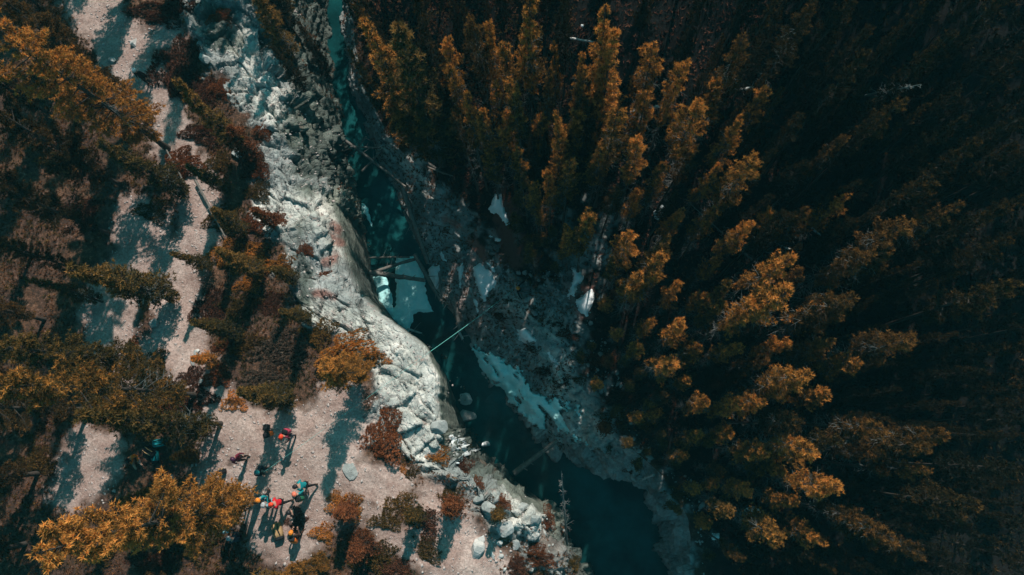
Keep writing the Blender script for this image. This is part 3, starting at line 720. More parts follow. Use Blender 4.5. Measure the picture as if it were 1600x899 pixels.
# right bank: crown tips (px, py, h, width, kind)
A_ = [ # upper middle, between the gorge and the top edge
 (562, 22, 14.5, 1.4, 'spruce', 'tall lit spruce at the top beside the river, left one of two'), (603, 40, 15, 1.75, 'spruce', 'tallest lit spruce beside the river, right one of two with a long crown'),
 (546, 74, 8, 1.0, 'spruce', 'small rusty spruce on the river edge left of the two tall ones'), (706, 96, 12, 1.0, 'lodge', 'lone pine with a neat lit crown right of the two tall spruces'),
 (724, 152, 12, 1.0, 'lodge', 'middle pine of the cluster below the lone neat crown'), (752, 164, 11.5, 1.0, 'lodge', 'right pine of the cluster below the lone neat crown'), (708, 172, 11, .9, 'lodge_brown', 'left pine of the cluster below the lone neat crown'),
 (767, 122, 11, .8, 'small', 'small round crowned pine just above the cluster of three'), (758, 34, 12, .9, 'lodge', 'pine with a small lit crown close to the top edge'), (735, 18, 13, 1.0, 'lodge_brown', 'brown pine touching the top edge, left of the small lit crown'),
 (817, 0, 14, 1.1, 'lodge', 'tall pine crossing the top edge in the middle'), (824, 36, 12.5, 1.0, 'lodge', 'golden pine right under the one crossing the top edge'), (868, 62, 10, .7, 'small', 'thin half bare pine right of the golden pine near the top'),
 (801, 118, 13, 1.0, 'lodge', 'golden pine two thirds up, straight above the terrace'), (852, 108, 12, .8, 'lodge_brown', 'ragged pine right of the golden pine above the terrace'), (906, 86, 12, .8, 'lodge', 'slender pine with a pale bare trunk in the upper middle'), (914, 112, 12, .8, 'lodge', 'slender pine just below the pale trunked one'),
 (956, 8, 14, 1.1, 'spruce', 'high rusty spruce at the top edge right of centre'), (966, 56, 13.5, 1.3, 'spruce', 'broad golden spruce just below the top edge, right of centre'), (946, 70, 12, 1.0, 'lodge', 'pine leaning on the broad golden spruce from the left'),
 (874, 166, 13.5, .8, 'spruce', 'narrow bright orange spire in the upper middle'), (812, 236, 11, .85, 'lodge', 'lit pine above the ragged snow patch'), (886, 246, 11, 1.1, 'lodge', 'bushy pine at the foot of the narrow orange spire'), (858, 262, 10, 1.0, 'small', 'low pine left of the bushy one under the orange spire'),
 (962, 162, 13, 1.2, 'lodge', 'wide amber pine right of the narrow orange spire'), (1003, 208, 12, 1.1, 'lodge', 'round amber pine right below the wide amber one'), (936, 222, 11.5, 1.0, 'lodge', 'orange flecked pine left of the round amber pine'),
 (1066, 98, 12.5, 1.1, 'lodge', 'rounded pine standing apart above the fallen pale log'), (1092, 148, 13.5, 1.1, 'lodge', 'tall pine just below the pale fallen log'), (1168, 64, 12.5, 1.2, 'lodge_brown', 'dim brown pine above the right end of the pale fallen log'),
 (1162, 188, 12, 1.0, 'lodge', 'ragged pine between the tall pine and the leaning bright one'), (1180, 236, 14, 1.1, 'lodge', 'bright long pine slanting to the upper right'), (1118, 256, 11, .9, 'lodge', 'pine along the left flank of the bright slanting one'),
 (545, -6, 12, 1.0, 'lodge_brown', 'dim pine at the top edge above the river'), (640, -10, 13, 1.0, 'spruce_dark', 'dark spruce at the top edge behind the tallest lit spruce'), (880, 10, 12, .9, 'lodge_dark', 'dark pine at the top edge between golden neighbours'),
 # middle
 (918, 338, 10, 1.0, 'small', 'orange pine on the edge of the slab above the snow tongue'), (892, 356, 8, .9, 'small', 'shorter orange pine leaning to the slab above the snow tongue'), (986, 372, 10, 1.1, 'lodge', 'upper of two stacked orange pines right of the slab'), (1001, 436, 9, 1.2, 'small', 'lower of two stacked orange pines right of the slab'),
 (1040, 404, 11, .9, 'small', 'orange pine right of the two stacked ones'), (1064, 446, 8, .9, 'small', 'little orange pine below and right of the stacked pair'), (1046, 380, 10, .9, 'small_brown', 'olive pine behind the orange one right of the stacked pair'), (962, 400, 8, .8, 'small_brown', 'thin olive pine left of the stacked orange pair'),
 (1168, 346, 11, .9, 'lodge', 'small lit crown at the left end of the thin white pole'), (1224, 402, 12, 1.1, 'lodge', 'orange crown right under the thin white pole'), (1216, 460, 12.5, 1.3, 'lodge', 'big bright orange crown in the middle of the right forest'), (1180, 480, 11, 1.1, 'lodge', 'crown joined to the left side of the big bright one'),
 (830, 384, 6, 1.2, 'small_brown', 'dark green young pine beside the climber'), (800, 330, 7, .9, 'small_brown', 'olive pine right beside the ragged snow patch'), (1016, 498, 8, .8, 'small', 'small orange crown above the round bushy one'), (1072, 506, 9, 1.0, 'small', 'orange crown right above the round bushy one'),
 (1044, 562, 8, 1.5, 'lodge', 'round bushy golden crown right of the green slab'), (996, 540, 7, 1.0, 'small', 'pale olive crown upper left of the round bushy one'), (1156, 544, 9, .8, 'small', 'little orange crown alone between two dark gaps'), (1146, 440, 9, .8, 'small_brown', 'dim crown left of the big bright crown'),
 # lower
 (1258, 594, 12, 1.1, 'lodge', 'amber crown with pale dead twigs on its left'), (1112, 628, 8, .9, 'small', 'small amber crown left of the glowing pair'), (1166, 634, 9, .9, 'small', 'left crown of the glowing pair in the lower forest'), (1188, 632, 9.5, 1.0, 'lodge', 'right crown of the glowing pair in the lower forest'),
 (1256, 656, 11, 1.0, 'lodge_brown', 'olive crown above the big lower orange one'), (1276, 694, 11.5, 1.2, 'lodge', 'big orange crown in the lower right forest'), (1190, 708, 9.5, 1.1, 'lodge', 'flattened orange crown left of the big lower one'), (1318, 768, 11.5, 1.1, 'lodge', 'orange crown trailing grey dead twigs to its left'),
 (1226, 836, 10.5, 1.2, 'lodge', 'bright pine crown near the bottom edge beside the snow pair'), (1074, 718, 6, .9, 'small', 'tiny rusty crown above the black pool bend'), (985, 690, 5.5, 1.1, 'small_brown', 'olive bushy young pine on the bank above the bend'), (1060, 800, 6, 1.0, 'small_brown', 'dim young pine beside the black pool'), (1150, 800, 8, 1.0, 'small_brown', 'rust coloured dim crown left of the snow pair'),
 (895, 880, 5, 1.1, 'small_brown', 'young orange pine low on the left bank by the bottom edge'),
 # right, dimmer
 (1415, 352, 12.5, 1.2, 'lodge_brown', 'lit upper crown of the brown group at the right'), (1404, 392, 12, 1.2, 'lodge_brown', 'lower crown of the brown group at the right'), (1356, 398, 12, 1.0, 'lodge_brown', 'left crown of the brown group at the right'), (1492, 322, 12.5, 1.0, 'lodge_brown', 'brown crown standing alone towards the right edge'),
 (1326, 474, 12, 1.2, 'lodge_brown', 'wide olive crown below the brown group'), (1428, 520, 12, 1.2, 'lodge_brown', 'amber brown crown in the dark right half'), (1300, 540, 10.5, 1.0, 'lodge_brown', 'dim olive crown left of the amber brown one'), (1384, 660, 12, 1.1, 'lodge_brown', 'ochre crown in the row below the amber brown one'),
 (1444, 692, 12, 1.2, 'lodge_brown', 'long olive crown right of the ochre one'), (1490, 688, 12, 1.0, 'lodge_brown', 'dim olive crown at the end of the row near the right edge'), (1372, 712, 10.5, .9, 'lodge_brown', 'small ochre crown under the row'), (1462, 742, 12, .9, 'lodge_brown', 'compact ochre crown in the lower right'),
 (1528, 800, 12.5, 1.1, 'lodge_brown', 'brown pointed crown in the lower right corner area'), (1404, 834, 11.5, 1.2, 'lodge_brown', 'wide brown crown near the bottom edge on the right'), (1350, 812, 11, 1.0, 'lodge_brown', 'brown crown joined to the wide one near the bottom edge'), (1452, 862, 11.5, 1.0, 'lodge_brown', 'dim brown crown at the bottom edge on the right'), (1322, 690, 9.5, .7, 'small_brown', 'tiny dim crown right of the big lower orange one'),
 (1590, 742, 12, 1.1, 'lodge_dark', 'very dark crown at the right edge in the lower part'), (1582, 450, 13, 1.1, 'lodge_brown', 'dim crown at the right edge in the middle'), (1350, 84, 12.5, 1.0, 'lodge_brown', 'dim slanting crown in the dark upper right'), (1272, 8, 12, 1.1, 'lodge_brown', 'dim rusty crown at the top edge on the right'),
 (1410, 158, 12, 1.0, 'lodge_brown', 'faint amber crown in the dark upper right'), (1372, 186, 11.5, .9, 'lodge_brown', 'faint crown left of and below the faint amber one'), (1320, 210, 11, .9, 'lodge_brown', 'lowest of the faint crowns in the dark upper right'), (1522, 222, 12.5, 1.0, 'lodge_dark', 'barely lit crown near the right edge, upper part'), (1590, 176, 12.5, 1.0, 'lodge_dark', 'barely lit crown touching the right edge, upper part'),
]
for px, py, h, wd, kd, lb in A_:
    if px < 1340 and py > 330 and 'young' not in lb: h += 1.0
    wd *= (.66 if py < 330 else .76) if 'spruce' not in kd else .8
    if px > (1340 if py < 300 else 1500): kd = {'lodge_brown': 'lodge_dim', 'lodge_dark': 'lodge_dark'}.get(kd, kd)  # crowns further right take the shaded needles: falling light put into colour
    tree_tip(kd, px, py, h, lb, wide=wd, name='spruce_tree' if 'spruce' in kd else 'pine_tree')

# the rest of the wood: too dark and alike to be told apart one by one
def fill(n_try, zone, kinds, lab, grp, hr, gap, wr=(.6, .85)):
    c = 0
    for _ in range(n_try):
        x = random.uniform(-16, 46); y = random.uniform(-14, 46)
        z = float(gz(x, y)); q = np.array([x, y, z]); bx, by = project(q)
        h = random.uniform(*hr)
        txp, typ = project(q + np.array([0, 0, h]))
        if not zone(bx, by, txp, typ): continue
        if any((x - a) ** 2 + (y - b) ** 2 < gap * gap for a, b, _ in TREES): continue
        kd_ = random.choice(kinds); tree(kd_, q, h, lab, group=grp, wide=random.uniform(*wr), name='spruce_tree' if 'spruce' in kd_ else 'pine_tree'); c += 1
    return c
def on_right(bx, by): return float(poly_sd(np.array(bx), np.array(by), [(560, -600), (575, 60), (610, 170), (700, 235), (760, 260), (830, 290), (900, 310), (965, 330), (965, 480), (975, 600), (1010, 690), (1100, 720), (1150, 800), (1150, 1300), (2600, 1300), (2600, -600)])) > 0
def inframe(a, b): return -60 < a < 1660 and -60 < b < 960
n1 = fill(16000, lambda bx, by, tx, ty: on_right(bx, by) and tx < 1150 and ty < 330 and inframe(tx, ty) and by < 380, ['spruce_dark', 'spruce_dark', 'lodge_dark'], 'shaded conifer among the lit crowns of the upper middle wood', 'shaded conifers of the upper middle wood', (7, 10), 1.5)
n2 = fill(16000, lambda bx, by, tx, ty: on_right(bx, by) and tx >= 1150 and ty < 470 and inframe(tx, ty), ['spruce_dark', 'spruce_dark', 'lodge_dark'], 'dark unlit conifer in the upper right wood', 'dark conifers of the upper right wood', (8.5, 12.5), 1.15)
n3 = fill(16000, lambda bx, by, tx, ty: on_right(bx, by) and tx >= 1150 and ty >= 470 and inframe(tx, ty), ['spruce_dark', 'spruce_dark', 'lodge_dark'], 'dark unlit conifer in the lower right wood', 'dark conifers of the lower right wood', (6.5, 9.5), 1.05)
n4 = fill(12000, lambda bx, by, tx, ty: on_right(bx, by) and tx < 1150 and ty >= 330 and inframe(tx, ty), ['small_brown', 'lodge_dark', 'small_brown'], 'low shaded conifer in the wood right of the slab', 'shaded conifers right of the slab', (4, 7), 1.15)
G0 = [(690, 60, 10), (650, 170, 8), (785, 60, 11), (760, 230, 8), (840, 180, 9), (790, 180, 10), (835, 290, 8), (905, 180, 10), (925, 150, 10), (1030, 60, 11), (1020, 140, 10), (1040, 260, 9), (1080, 220, 10), (1130, 120, 10), (1200, 130, 10), (1000, 300, 8), (960, 290, 9), (1060, 330, 8), (1120, 330, 9), (1210, 320, 9), (1250, 430, 10), (1120, 400, 8), (1130, 480, 9), (1100, 540, 8), (1190, 560, 9), (1230, 540, 9), (1300, 610, 10), (1080, 590, 7), (1040, 620, 6.5), (1150, 680, 8), (1220, 740, 9), (1250, 790, 9), (1130, 740, 7), (1180, 770, 8), (1100, 680, 7), (1280, 850, 9), (1160, 870, 8), (1210, 620, 9), (1340, 560, 10), (1290, 480, 10), (1270, 330, 10), (1320, 300, 10), (1100, 460, 8)]
for px, py, h in ((700, 226, 8), (722, 236, 8.5), (748, 246, 8.5), (776, 262, 8), (800, 262, 8), (822, 272, 8), (838, 288, 8), (856, 300, 8), (848, 268, 8.5), (880, 300, 8), (905, 306, 8), (925, 312, 8.5)):
    tree('spruce_dark', G(px, py, z0=-6), h, 'dark spruce in the row along the edge of the wood above the snow terrace', name='spruce_tree', group='dark spruces above the snow terrace', wide=.95)
RB = [(905, 555), (932, 600), (955, 560), (962, 640), (985, 600), (1002, 655), (948, 668), (1015, 705), (1042, 690), (965, 520), (948, 470), (880, 392), (862, 352), (842, 326), (812, 300), (870, 412), (998, 728), (1092, 770), (1105, 820), (1112, 870), (1060, 720), (1030, 650), (1075, 690), (925, 540), (980, 560), (1125, 760), (968, 455), (955, 420), (1008, 580)]
for q_, (px, py) in enumerate(RB):
    tree_tip(['small_brown', 'small', 'sapling', 'small_brown'][q_ % 4], px, py, [3.6, 4.2, 2.0, 3.0][q_ % 4], 'low young conifer on the open slope between the gorge rim and the tall wood', group='young conifers on the slope above the right bank', wide=1.25)
used_words = set()
for q_, (px, py, h) in enumerate(G0):
    best = None
    for a_ in sorted(A_, key=lambda t: (t[0] - px) ** 2 + (t[1] - py) ** 2):
        if len(a_[5].split()) > 10 or a_[5].startswith('tiny'): continue
        dx, dy = px - a_[0], py - a_[1]
        dn = ('right of' if dx > 0 else 'left of') if abs(dx) > abs(dy) else ('below' if dy > 0 else 'above')
        wl = 'small amber %s %s the %s' % ('crown', dn, a_[5])
        if wl not in used_words: best = wl; break
    used_words.add(best)
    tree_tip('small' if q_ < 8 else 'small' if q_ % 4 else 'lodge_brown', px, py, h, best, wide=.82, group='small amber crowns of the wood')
n5 = fill(3500, lambda bx, by, tx, ty: on_right(bx, by) and not inframe(tx, ty) and bx > 480 and ((ty < 60 and ty > -600 and tx < 2100) or (1600 < tx < 1950 and ty < 700)), ['spruce_dark'], 'conifer of the wood just outside the photo', 'conifers outside the frame', (11, 14), 2.1)
print('fill', n1, n2, n3, n4, n5, 'trees', len(TREES))

# ------------------------------------------------------------------ shrubs
def shrub_mesh(seed, mat, dens=420, flat_=.5, holes=.3, tl=.13, tw=.045):
    r = np.random.default_rng(seed)
    n_ = dens; rad = np.sqrt(r.uniform(0, 1, n_)); an = r.uniform(0, 6.28, n_)
    edge = 1 + .28 * np.sin(an * 3 + seed) + .15 * np.sin(an * 7 + seed * 2)
    x = rad * edge * np.cos(an); y = rad * edge * np.sin(an)
    f3 = np.stack([x, y, 0 * x + seed], -1)
    lum = fbm(f3, 2.4, 3, seed)
    z = flat_ * np.sqrt(np.clip(1.08 - rad ** 2, .02, 1)) * (.75 + .55 * lum)
    keep = lum > -holes; x, y, z, rad, lum = x[keep], y[keep], z[keep], rad[keep], lum[keep]
    drop = r.uniform(0, 1, len(x)) ** 2.2 * .6; z = np.maximum(.03, z * (1 - drop))
    cs = np.stack([x, y, z], -1); ax = np.stack([x * .8, y * .8, np.full_like(x, .75)], -1) + r.normal(size=cs.shape) * .2
    ax /= np.linalg.norm(ax, axis=1, keepdims=True)
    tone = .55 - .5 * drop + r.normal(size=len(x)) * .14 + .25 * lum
    V, F_, T = tufts(cs, ax, tl, 14, .5, tw, tone, seed)
    m = mesh_np('foliage', V, F_, mat); vattr(m, 'tone', T)
    ns = 26; st = r.choice(len(cs), ns)
    A0 = np.stack([cs[st, 0] * .12, cs[st, 1] * .12, np.zeros(ns)], -1)
    v, f = cones(A0, cs[st], .022, .006)
    return m, mesh_np('stems', v, f, M['bark'])
SH = {}
for key, mat, fl, hl in (('juniper_red', 'juniper_red', .30, .45), ('shrub_rust', 'shrub_rust', .55, .6), ('shrub_olive', 'shrub_olive', .5, .35), ('shrub_pale', 'shrub_pale', .35, .25), ('shrub_gold', 'pine_gold', .55, .4)):
    SH[key] = [shrub_mesh(100 + 7 * i + len(key), M[mat], 1100 if key in ('juniper_red', 'shrub_rust') else 850, fl, hl, .10, .030) for i in range(3)]
def shrub(px, py, rx, ry, key, label, rot=0, zs=1.0, group=None):
    p = G(px, py, z0=0 if px < 640 else -2)
    sc = 34.0 / FPX
    root = empty('juniper_bush' if key == 'juniper_red' else 'shrub', (p[0], p[1], p[2] - .05), math.radians(rot))
    root.scale = (rx * sc, ry * sc, (rx + ry) / 2 * sc * zs)
    a, b = random.choice(SH[key]); tag(link('foliage', a, root), kind='stuff'); tag(link('stems', b, root), kind='stuff')
    return tag(root, label, 'shrub', group)
SHRUBS = [
 (282, 112, 46, 62, 'juniper_red', 'big dark red juniper mat right of the upper trail', 20), (318, 150, 34, 34, 'juniper_red', 'lower lobe of dark red juniper joined to the big mat', 0),
 (322, 208, 38, 24, 'juniper_red', 'rusty juniper beside the top of the straight trail', 0), (328, 486, 28, 34, 'juniper_red', 'round red juniper right of the pale trail', 0),
 (262, 20, 60, 26, 'juniper_red', 'wide dark juniper along the top edge at the left', 0), (600, 682, 31, 38, 'shrub_rust', 'solid rust coloured bush alone on the white rock', -8),
 (345, 30, 22, 18, 'shrub_rust', 'rusty tuft on grey rock at the top edge', 0), (366, 628, 20, 16, 'shrub_gold', 'round yellow bush at the top of the clearing', 0),
 (300, 706, 15, 15, 'shrub_olive', 'small olive sapling bush left of the purple hatted hiker', 0), (543, 792, 26, 18, 'shrub_gold', 'bright golden bush below the dark tree shadow', 0), (525, 776, 12, 10, 'shrub_gold', 'small golden bush touching the bright golden one', 0),
 (505, 832, 18, 14, 'shrub_gold', 'yellow bush right of the hiker in the shaded hollow', 0), (545, 545, 46, 22, 'shrub_gold', 'spreading golden bush on the cliff top', 18), (580, 560, 28, 16, 'shrub_gold', 'right end of the golden scrub near the white cliff', 10), (500, 520, 26, 24, 'shrub_olive', 'olive scrub above the spreading golden bush', 0),
 (520, 585, 22, 16, 'shrub_olive', 'olive bush tucked under the spreading golden bush', 0), (440, 545, 46, 30, 'shrub_pale', 'pale brown scrub left of the cliff top gold', 0), (420, 590, 40, 24, 'shrub_pale', 'grey brown scrub above the clearing', 0), (380, 540, 34, 20, 'shrub_olive', 'orange brown scrub beside the pale trail', 0),
 (355, 400, 30, 26, 'shrub_gold', 'golden bush right of the trail bend', 0), (395, 405, 32, 24, 'shrub_gold', 'golden bush in the middle of the cliff top scrub', 0), (440, 418, 26, 20, 'shrub_gold', 'golden bush nearest the layered rock', 0), (388, 446, 22, 14, 'shrub_gold', 'low golden bush under the others by the layered rock', 0),
 (350, 345, 30, 24, 'shrub_olive', 'olive bush above the trail bend', 0), (395, 350, 26, 18, 'shrub_rust', 'rusty bush beside the small white boulder on the cliff', 0), (375, 480, 34, 22, 'shrub_olive', 'dark olive scrub between red juniper and layered rock', 0), (420, 480, 26, 22, 'juniper_red', 'reddish scrub left of the layered rock', 0),
 (480, 388, 14, 14, 'shrub_rust', 'small orange tuft on the layered rock', 0), (436, 345, 16, 12, 'shrub_rust', 'rust tuft at the brink above the gorge bend', 0), (508, 430, 12, 8, 'shrub_rust', 'tiny rust tuft in a ledge near the brink', 0),
 (282, 262, 40, 28, 'shrub_rust', 'orange scrub on the right of the straight trail', 30), (345, 255, 26, 20, 'shrub_olive', 'olive scrub under the young reddish pine', 0), (400, 262, 22, 24, 'shrub_rust', 'orange scrub on the brink near the dark boulder', 0), (412, 205, 16, 16, 'shrub_rust', 'orange tuft between grey boulders on the brink', 0), (345, 140, 22, 18, 'shrub_rust', 'orange brown scrub right of the big juniper mat', 0),
 (405, 300, 22, 20, 'shrub_olive', 'olive scrub above the white ledges', 0), (240, 330, 30, 20, 'shrub_olive', 'brown scrub left of the trail bend', 0), (685, 712, 20, 14, 'shrub_gold', 'orange bush on the rim below the rust coloured one', 0), (716, 736, 22, 22, 'juniper_red', 'red brown scrub right of the rim bush', 0), (700, 775, 24, 14, 'shrub_olive', 'olive bush with a deep shadow above the lower trail', 0), (745, 755, 12, 9, 'shrub_rust', 'small rusty tuft at the lower cliff brink', 0),
 (625, 790, 26, 18, 'shrub_olive', 'low olive bush left of the lower trail', 0), (660, 820, 28, 22, 'juniper_red', 'red brown bush beside the lower trail', 0), (605, 812, 24, 16, 'shrub_olive', 'olive bush above the thin side path', 0), (665, 860, 26, 18, 'shrub_olive', 'olive bush below the red brown one', 0), (590, 868, 30, 22, 'shrub_olive', 'large olive bush at the bottom edge', 0), (620, 890, 26, 16, 'juniper_red', 'red bush at the bottom edge', 0), (556, 866, 20, 22, 'shrub_olive', 'dark olive bush left of the large one at the bottom edge', 0), (560, 840, 16, 12, 'shrub_rust', 'rusty bush above the thin path start', 0),
 (640, 740, 14, 10, 'shrub_olive', 'little olive tuft under the rust coloured bush', 0), (628, 733, 8, 8, 'shrub_gold', 'tiny yellow tuft in a rock crack', 0), (780, 785, 18, 12, 'shrub_rust', 'rusty growth among the lower boulders', 0), (855, 810, 12, 20, 'shrub_rust', 'orange growth on the last rock shoulder', 0), (835, 870, 30, 18, 'shrub_rust', 'orange brown scrub at the bottom of the rock shoulder', 0), (800, 885, 26, 14, 'juniper_red', 'reddish scrub at the bottom edge by the gorge', 0),
 (290, 625, 46, 26, 'juniper_red', 'wide red brown scrub left of the clearing', -15), (250, 650, 36, 22, 'shrub_rust', 'rusty scrub above the hiker in orange', 0), (190, 640, 40, 22, 'shrub_olive', 'brown olive scrub at the left below the trail fork', 0), (300, 590, 24, 16, 'juniper_red', 'reddish heath at the end of the pale trail', 0), (350, 540, 18, 12, 'shrub_rust', 'orange tuft right of the small white stones', 0), (210, 535, 10, 10, 'shrub_rust', 'lone orange tuft on the gravel left of the grey boulder', 0), (340, 590, 22, 18, 'shrub_rust', 'brown red tuft above the yellow bush', 0),
 (100, 560, 30, 20, 'shrub_olive', 'dim scrub under the golden pine at the left', 0), (60, 720, 34, 20, 'shrub_olive', 'dim scrub in the shade at the lower left edge', 0), (150, 850, 40, 24, 'shrub_olive', 'dark scrub in the lower left corner', 0), (310, 850, 34, 24, 'shrub_olive', 'shaded scrub at the bottom below the broad pine', 0), (240, 880, 36, 20, 'juniper_red', 'shaded reddish scrub at the bottom left', 0), (465, 818, 16, 18, 'juniper_red', 'dark leafless scrub behind the hiker with the orange helmet', 0),
 (150, 150, 40, 24, 'shrub_olive', 'dark scrub under the largest pine at the upper left', 0), (100, 250, 40, 24, 'shrub_olive', 'dim brown scrub at the upper left', 0), (130, 330, 36, 20, 'juniper_red', 'dim red scrub at the left edge of the forked trail', 0), (245, 560, 20, 14, 'shrub_olive', 'dim scrub below the grey boulder', 0),
]
for t in SHRUBS: shrub(*t)
# right bank understorey
RS = [(845, 372, 30, 22, 'shrub_olive', 'dark olive bush between the climber and the orange pines'), (960, 650, 30, 20, 'shrub_olive', 'brown bush on the bank above the ice wedge'), (930, 560, 26, 16, 'juniper_red', 'red brown ground juniper beside the green slab'), (980, 620, 34, 20, 'juniper_red', 'dim juniper on the slope above the bank'), (1010, 660, 26, 16, 'shrub_olive', 'dim olive bush above the gorge bend'), (850, 580, 18, 10, 'juniper_red', 'dark juniper under the rounded snow patch'), (845, 500, 10, 6, 'shrub_olive', 'small green tuft on the pale slab'), (1040, 620, 24, 16, 'juniper_red', 'dim brown juniper under the round bushy crown'), (1060, 770, 26, 14, 'shrub_olive', 'dim bush on the rim right of the black pool'), (785, 495, 16, 12, 'juniper_red', 'round brown juniper left of the rope')]
RS += [(800, 470, 12, 8, 'shrub_olive', 'small olive tuft beside the climber'), (870, 505, 16, 10, 'juniper_red', 'red brown tuft between slab and rounded snow patch'), (905, 590, 18, 12, 'shrub_olive', 'olive tuft on the rim above the ice wedge'), (700, 360, 10, 8, 'juniper_red', 'dark tuft at the head of the rusty terrace'), (945, 700, 16, 10, 'shrub_olive', 'olive tuft on the brink right of the ice wedge'), (1040, 720, 18, 12, 'juniper_red', 'brown tuft on the rim where the black pool begins'), (720, 735, 16, 10, 'shrub_rust', 'rusty tuft on the shaded rocks below the cliff')]
RS += [(1050, 800, 14, 16, 'shrub_olive', 'dark bush on the grey bank right of the black pool'), (1062, 850, 16, 14, 'juniper_red', 'brown bush low on the bank right of the black pool'), (990, 735, 16, 9, 'juniper_red', 'brown bush right above the black pool'), (890, 520, 20, 14, 'juniper_red', 'brown juniper in the middle of the grey slope'), (835, 545, 16, 10, 'juniper_red', 'brown juniper under the rounded snow patch'), (880, 600, 16, 12, 'juniper_red', 'brown juniper just above the torn ice shelf'), (765, 400, 14, 10, 'juniper_red', 'dark juniper above the heart-shaped snow patch')]
for t in RS: shrub(*t)

# ground cover between them (uncountable)
def cover(name, n_try, cond, mat, tl, tw, nb, lab, x0, x1, seed):
    r = np.random.default_rng(seed)
    x = r.uniform(x0, x1, n_try); y = r.uniform(-12, 31, n_try); z = gz(x, y)
    q = np.stack([x, y, z], -1); bx, by = project(q)
    nn = fbm(np.stack([x, y, 0 * x], -1), .9, 4, 31)
    k_ = cond(bx, by, nn) & (bx > -20) & (bx < 1620) & (by > -20) & (by < 920)
    q = q[k_]; nn = nn[k_]
    V, F_, T = tufts(q, np.tile([0, 0, 1.], (len(q), 1)), tl * r.uniform(.5, 1.3, len(q)), nb, .55, tw, .5 + .5 * nn + r.normal(size=len(q)) * .15, seed)
    m = mesh_np(name, V, F_, mat); vattr(m, 'tone', T)
    return tag(link(name, m), lab, 'ground cover', kind='stuff')
def soilmask(bx, by):
    s_ = np.zeros_like(bx)
    for pts, r in PATHS: s_ = np.maximum(s_, r - seg_dist(bx, by, pts) > -4)
    return s_ > 0
def lf(bx, by, nn):
    return (~soilmask(bx, by)) & (poly_sd(bx, by, ROCKZ) < -4 + 26 * np.abs(nn)) & (bx < 900)
cover('ground_cover', 52000, lambda a, b, nn: lf(a, b, nn) & (nn > -.15), M['grass_red'], .15, .035, 11, 'low red and orange heath covering the left bank between the shrubs', -30, 2, 5)
cover('rim_heath', 14000, lambda a, b, nn: (poly_sd(a, b, [(690, 700), (760, 745), (890, 800), (900, 960), (760, 960), (780, 860), (700, 780)]) > 0) & (nn > -.05), M['grass_red'], .16, .035, 12, 'orange brown heath between the boulders of the lower rim', -12, 3, 16)
cover('heath', 26000, lambda a, b, nn: lf(a, b, nn) & (nn < .25) & (fbm(np.stack([a / 60, b / 60, 0 * a], -1), 1.0, 3, 77) > -.1), M['shrub_olive'], .20, .035, 12, 'olive and ochre heath between the shrubs of the left bank', -30, 2, 15)
cover('ground_cover', 26000, lambda a, b, nn: (a > 1150), M['pine_dark'], .26, .06, 8, 'near black heath on the floor of the dark right wood', 6, 34, 26)
cover('ground_cover', 30000, lambda a, b, nn: (poly_sd(a, b, [(600, 200), (800, 330), (900, 330), (930, 500), (930, 600), (950, 680), (1050, 730), (1090, 800), (1200, 960), (1230, 960), (1230, -50), (580, -50)]) > 0), M['juniper_red'], .2, .06, 7, 'dark heath and litter covering the floor of the right wood', -14, 30, 6)

# ------------------------------------------------------------------ stones
def stone_mesh(seed, sub=3, mat=None, ang=1.0):
    bm = bmesh.new(); bmesh.ops.create_icosphere(bm, subdivisions=sub, radius=1)
    V = np.array([v.co[:] for v in bm.verts])
    r = np.random.default_rng(seed)
    for _ in range(9):                                # flat broken faces
        d = r.normal(size=3); d /= np.linalg.norm(d); c = r.uniform(.45, .8)
        t = V @ d; V = V - np.outer(np.maximum(0, t - c) * ang, d)
    V *= 1 + .07 * fbm(V + seed, 2.2, 3, seed)[:, None]
    for v, c in zip(bm.verts, V): v.co = c
    me_ = bpy.data.meshes.new('boulder'); bm.to_mesh(me_); bm.free(); me_.materials.append(mat or M['rock']); return me_
ST = [stone_mesh(200 + i) for i in range(6)]; STW = [stone_mesh(300 + i, mat=M['rock_white']) for i in range(3)]
def boulder(px, py, rpx, label, white=False, asp=1.0, zs=.6, group=None, z0=0):
    p = G(px, py, z0=z0); s_ = rpx * (CAM[2] - p[2]) / FPX
    o = link('boulder', random.choice(STW if white else ST))
    o.location = (p[0], p[1], p[2] + s_ * zs * .35); o.scale = (s_ * asp, s_ / asp, s_ * zs); o.rotation_euler = (random.uniform(-.2, .2), random.uniform(-.2, .2), random.uniform(0, 6.28))
    return tag(o, label, 'rock', group)
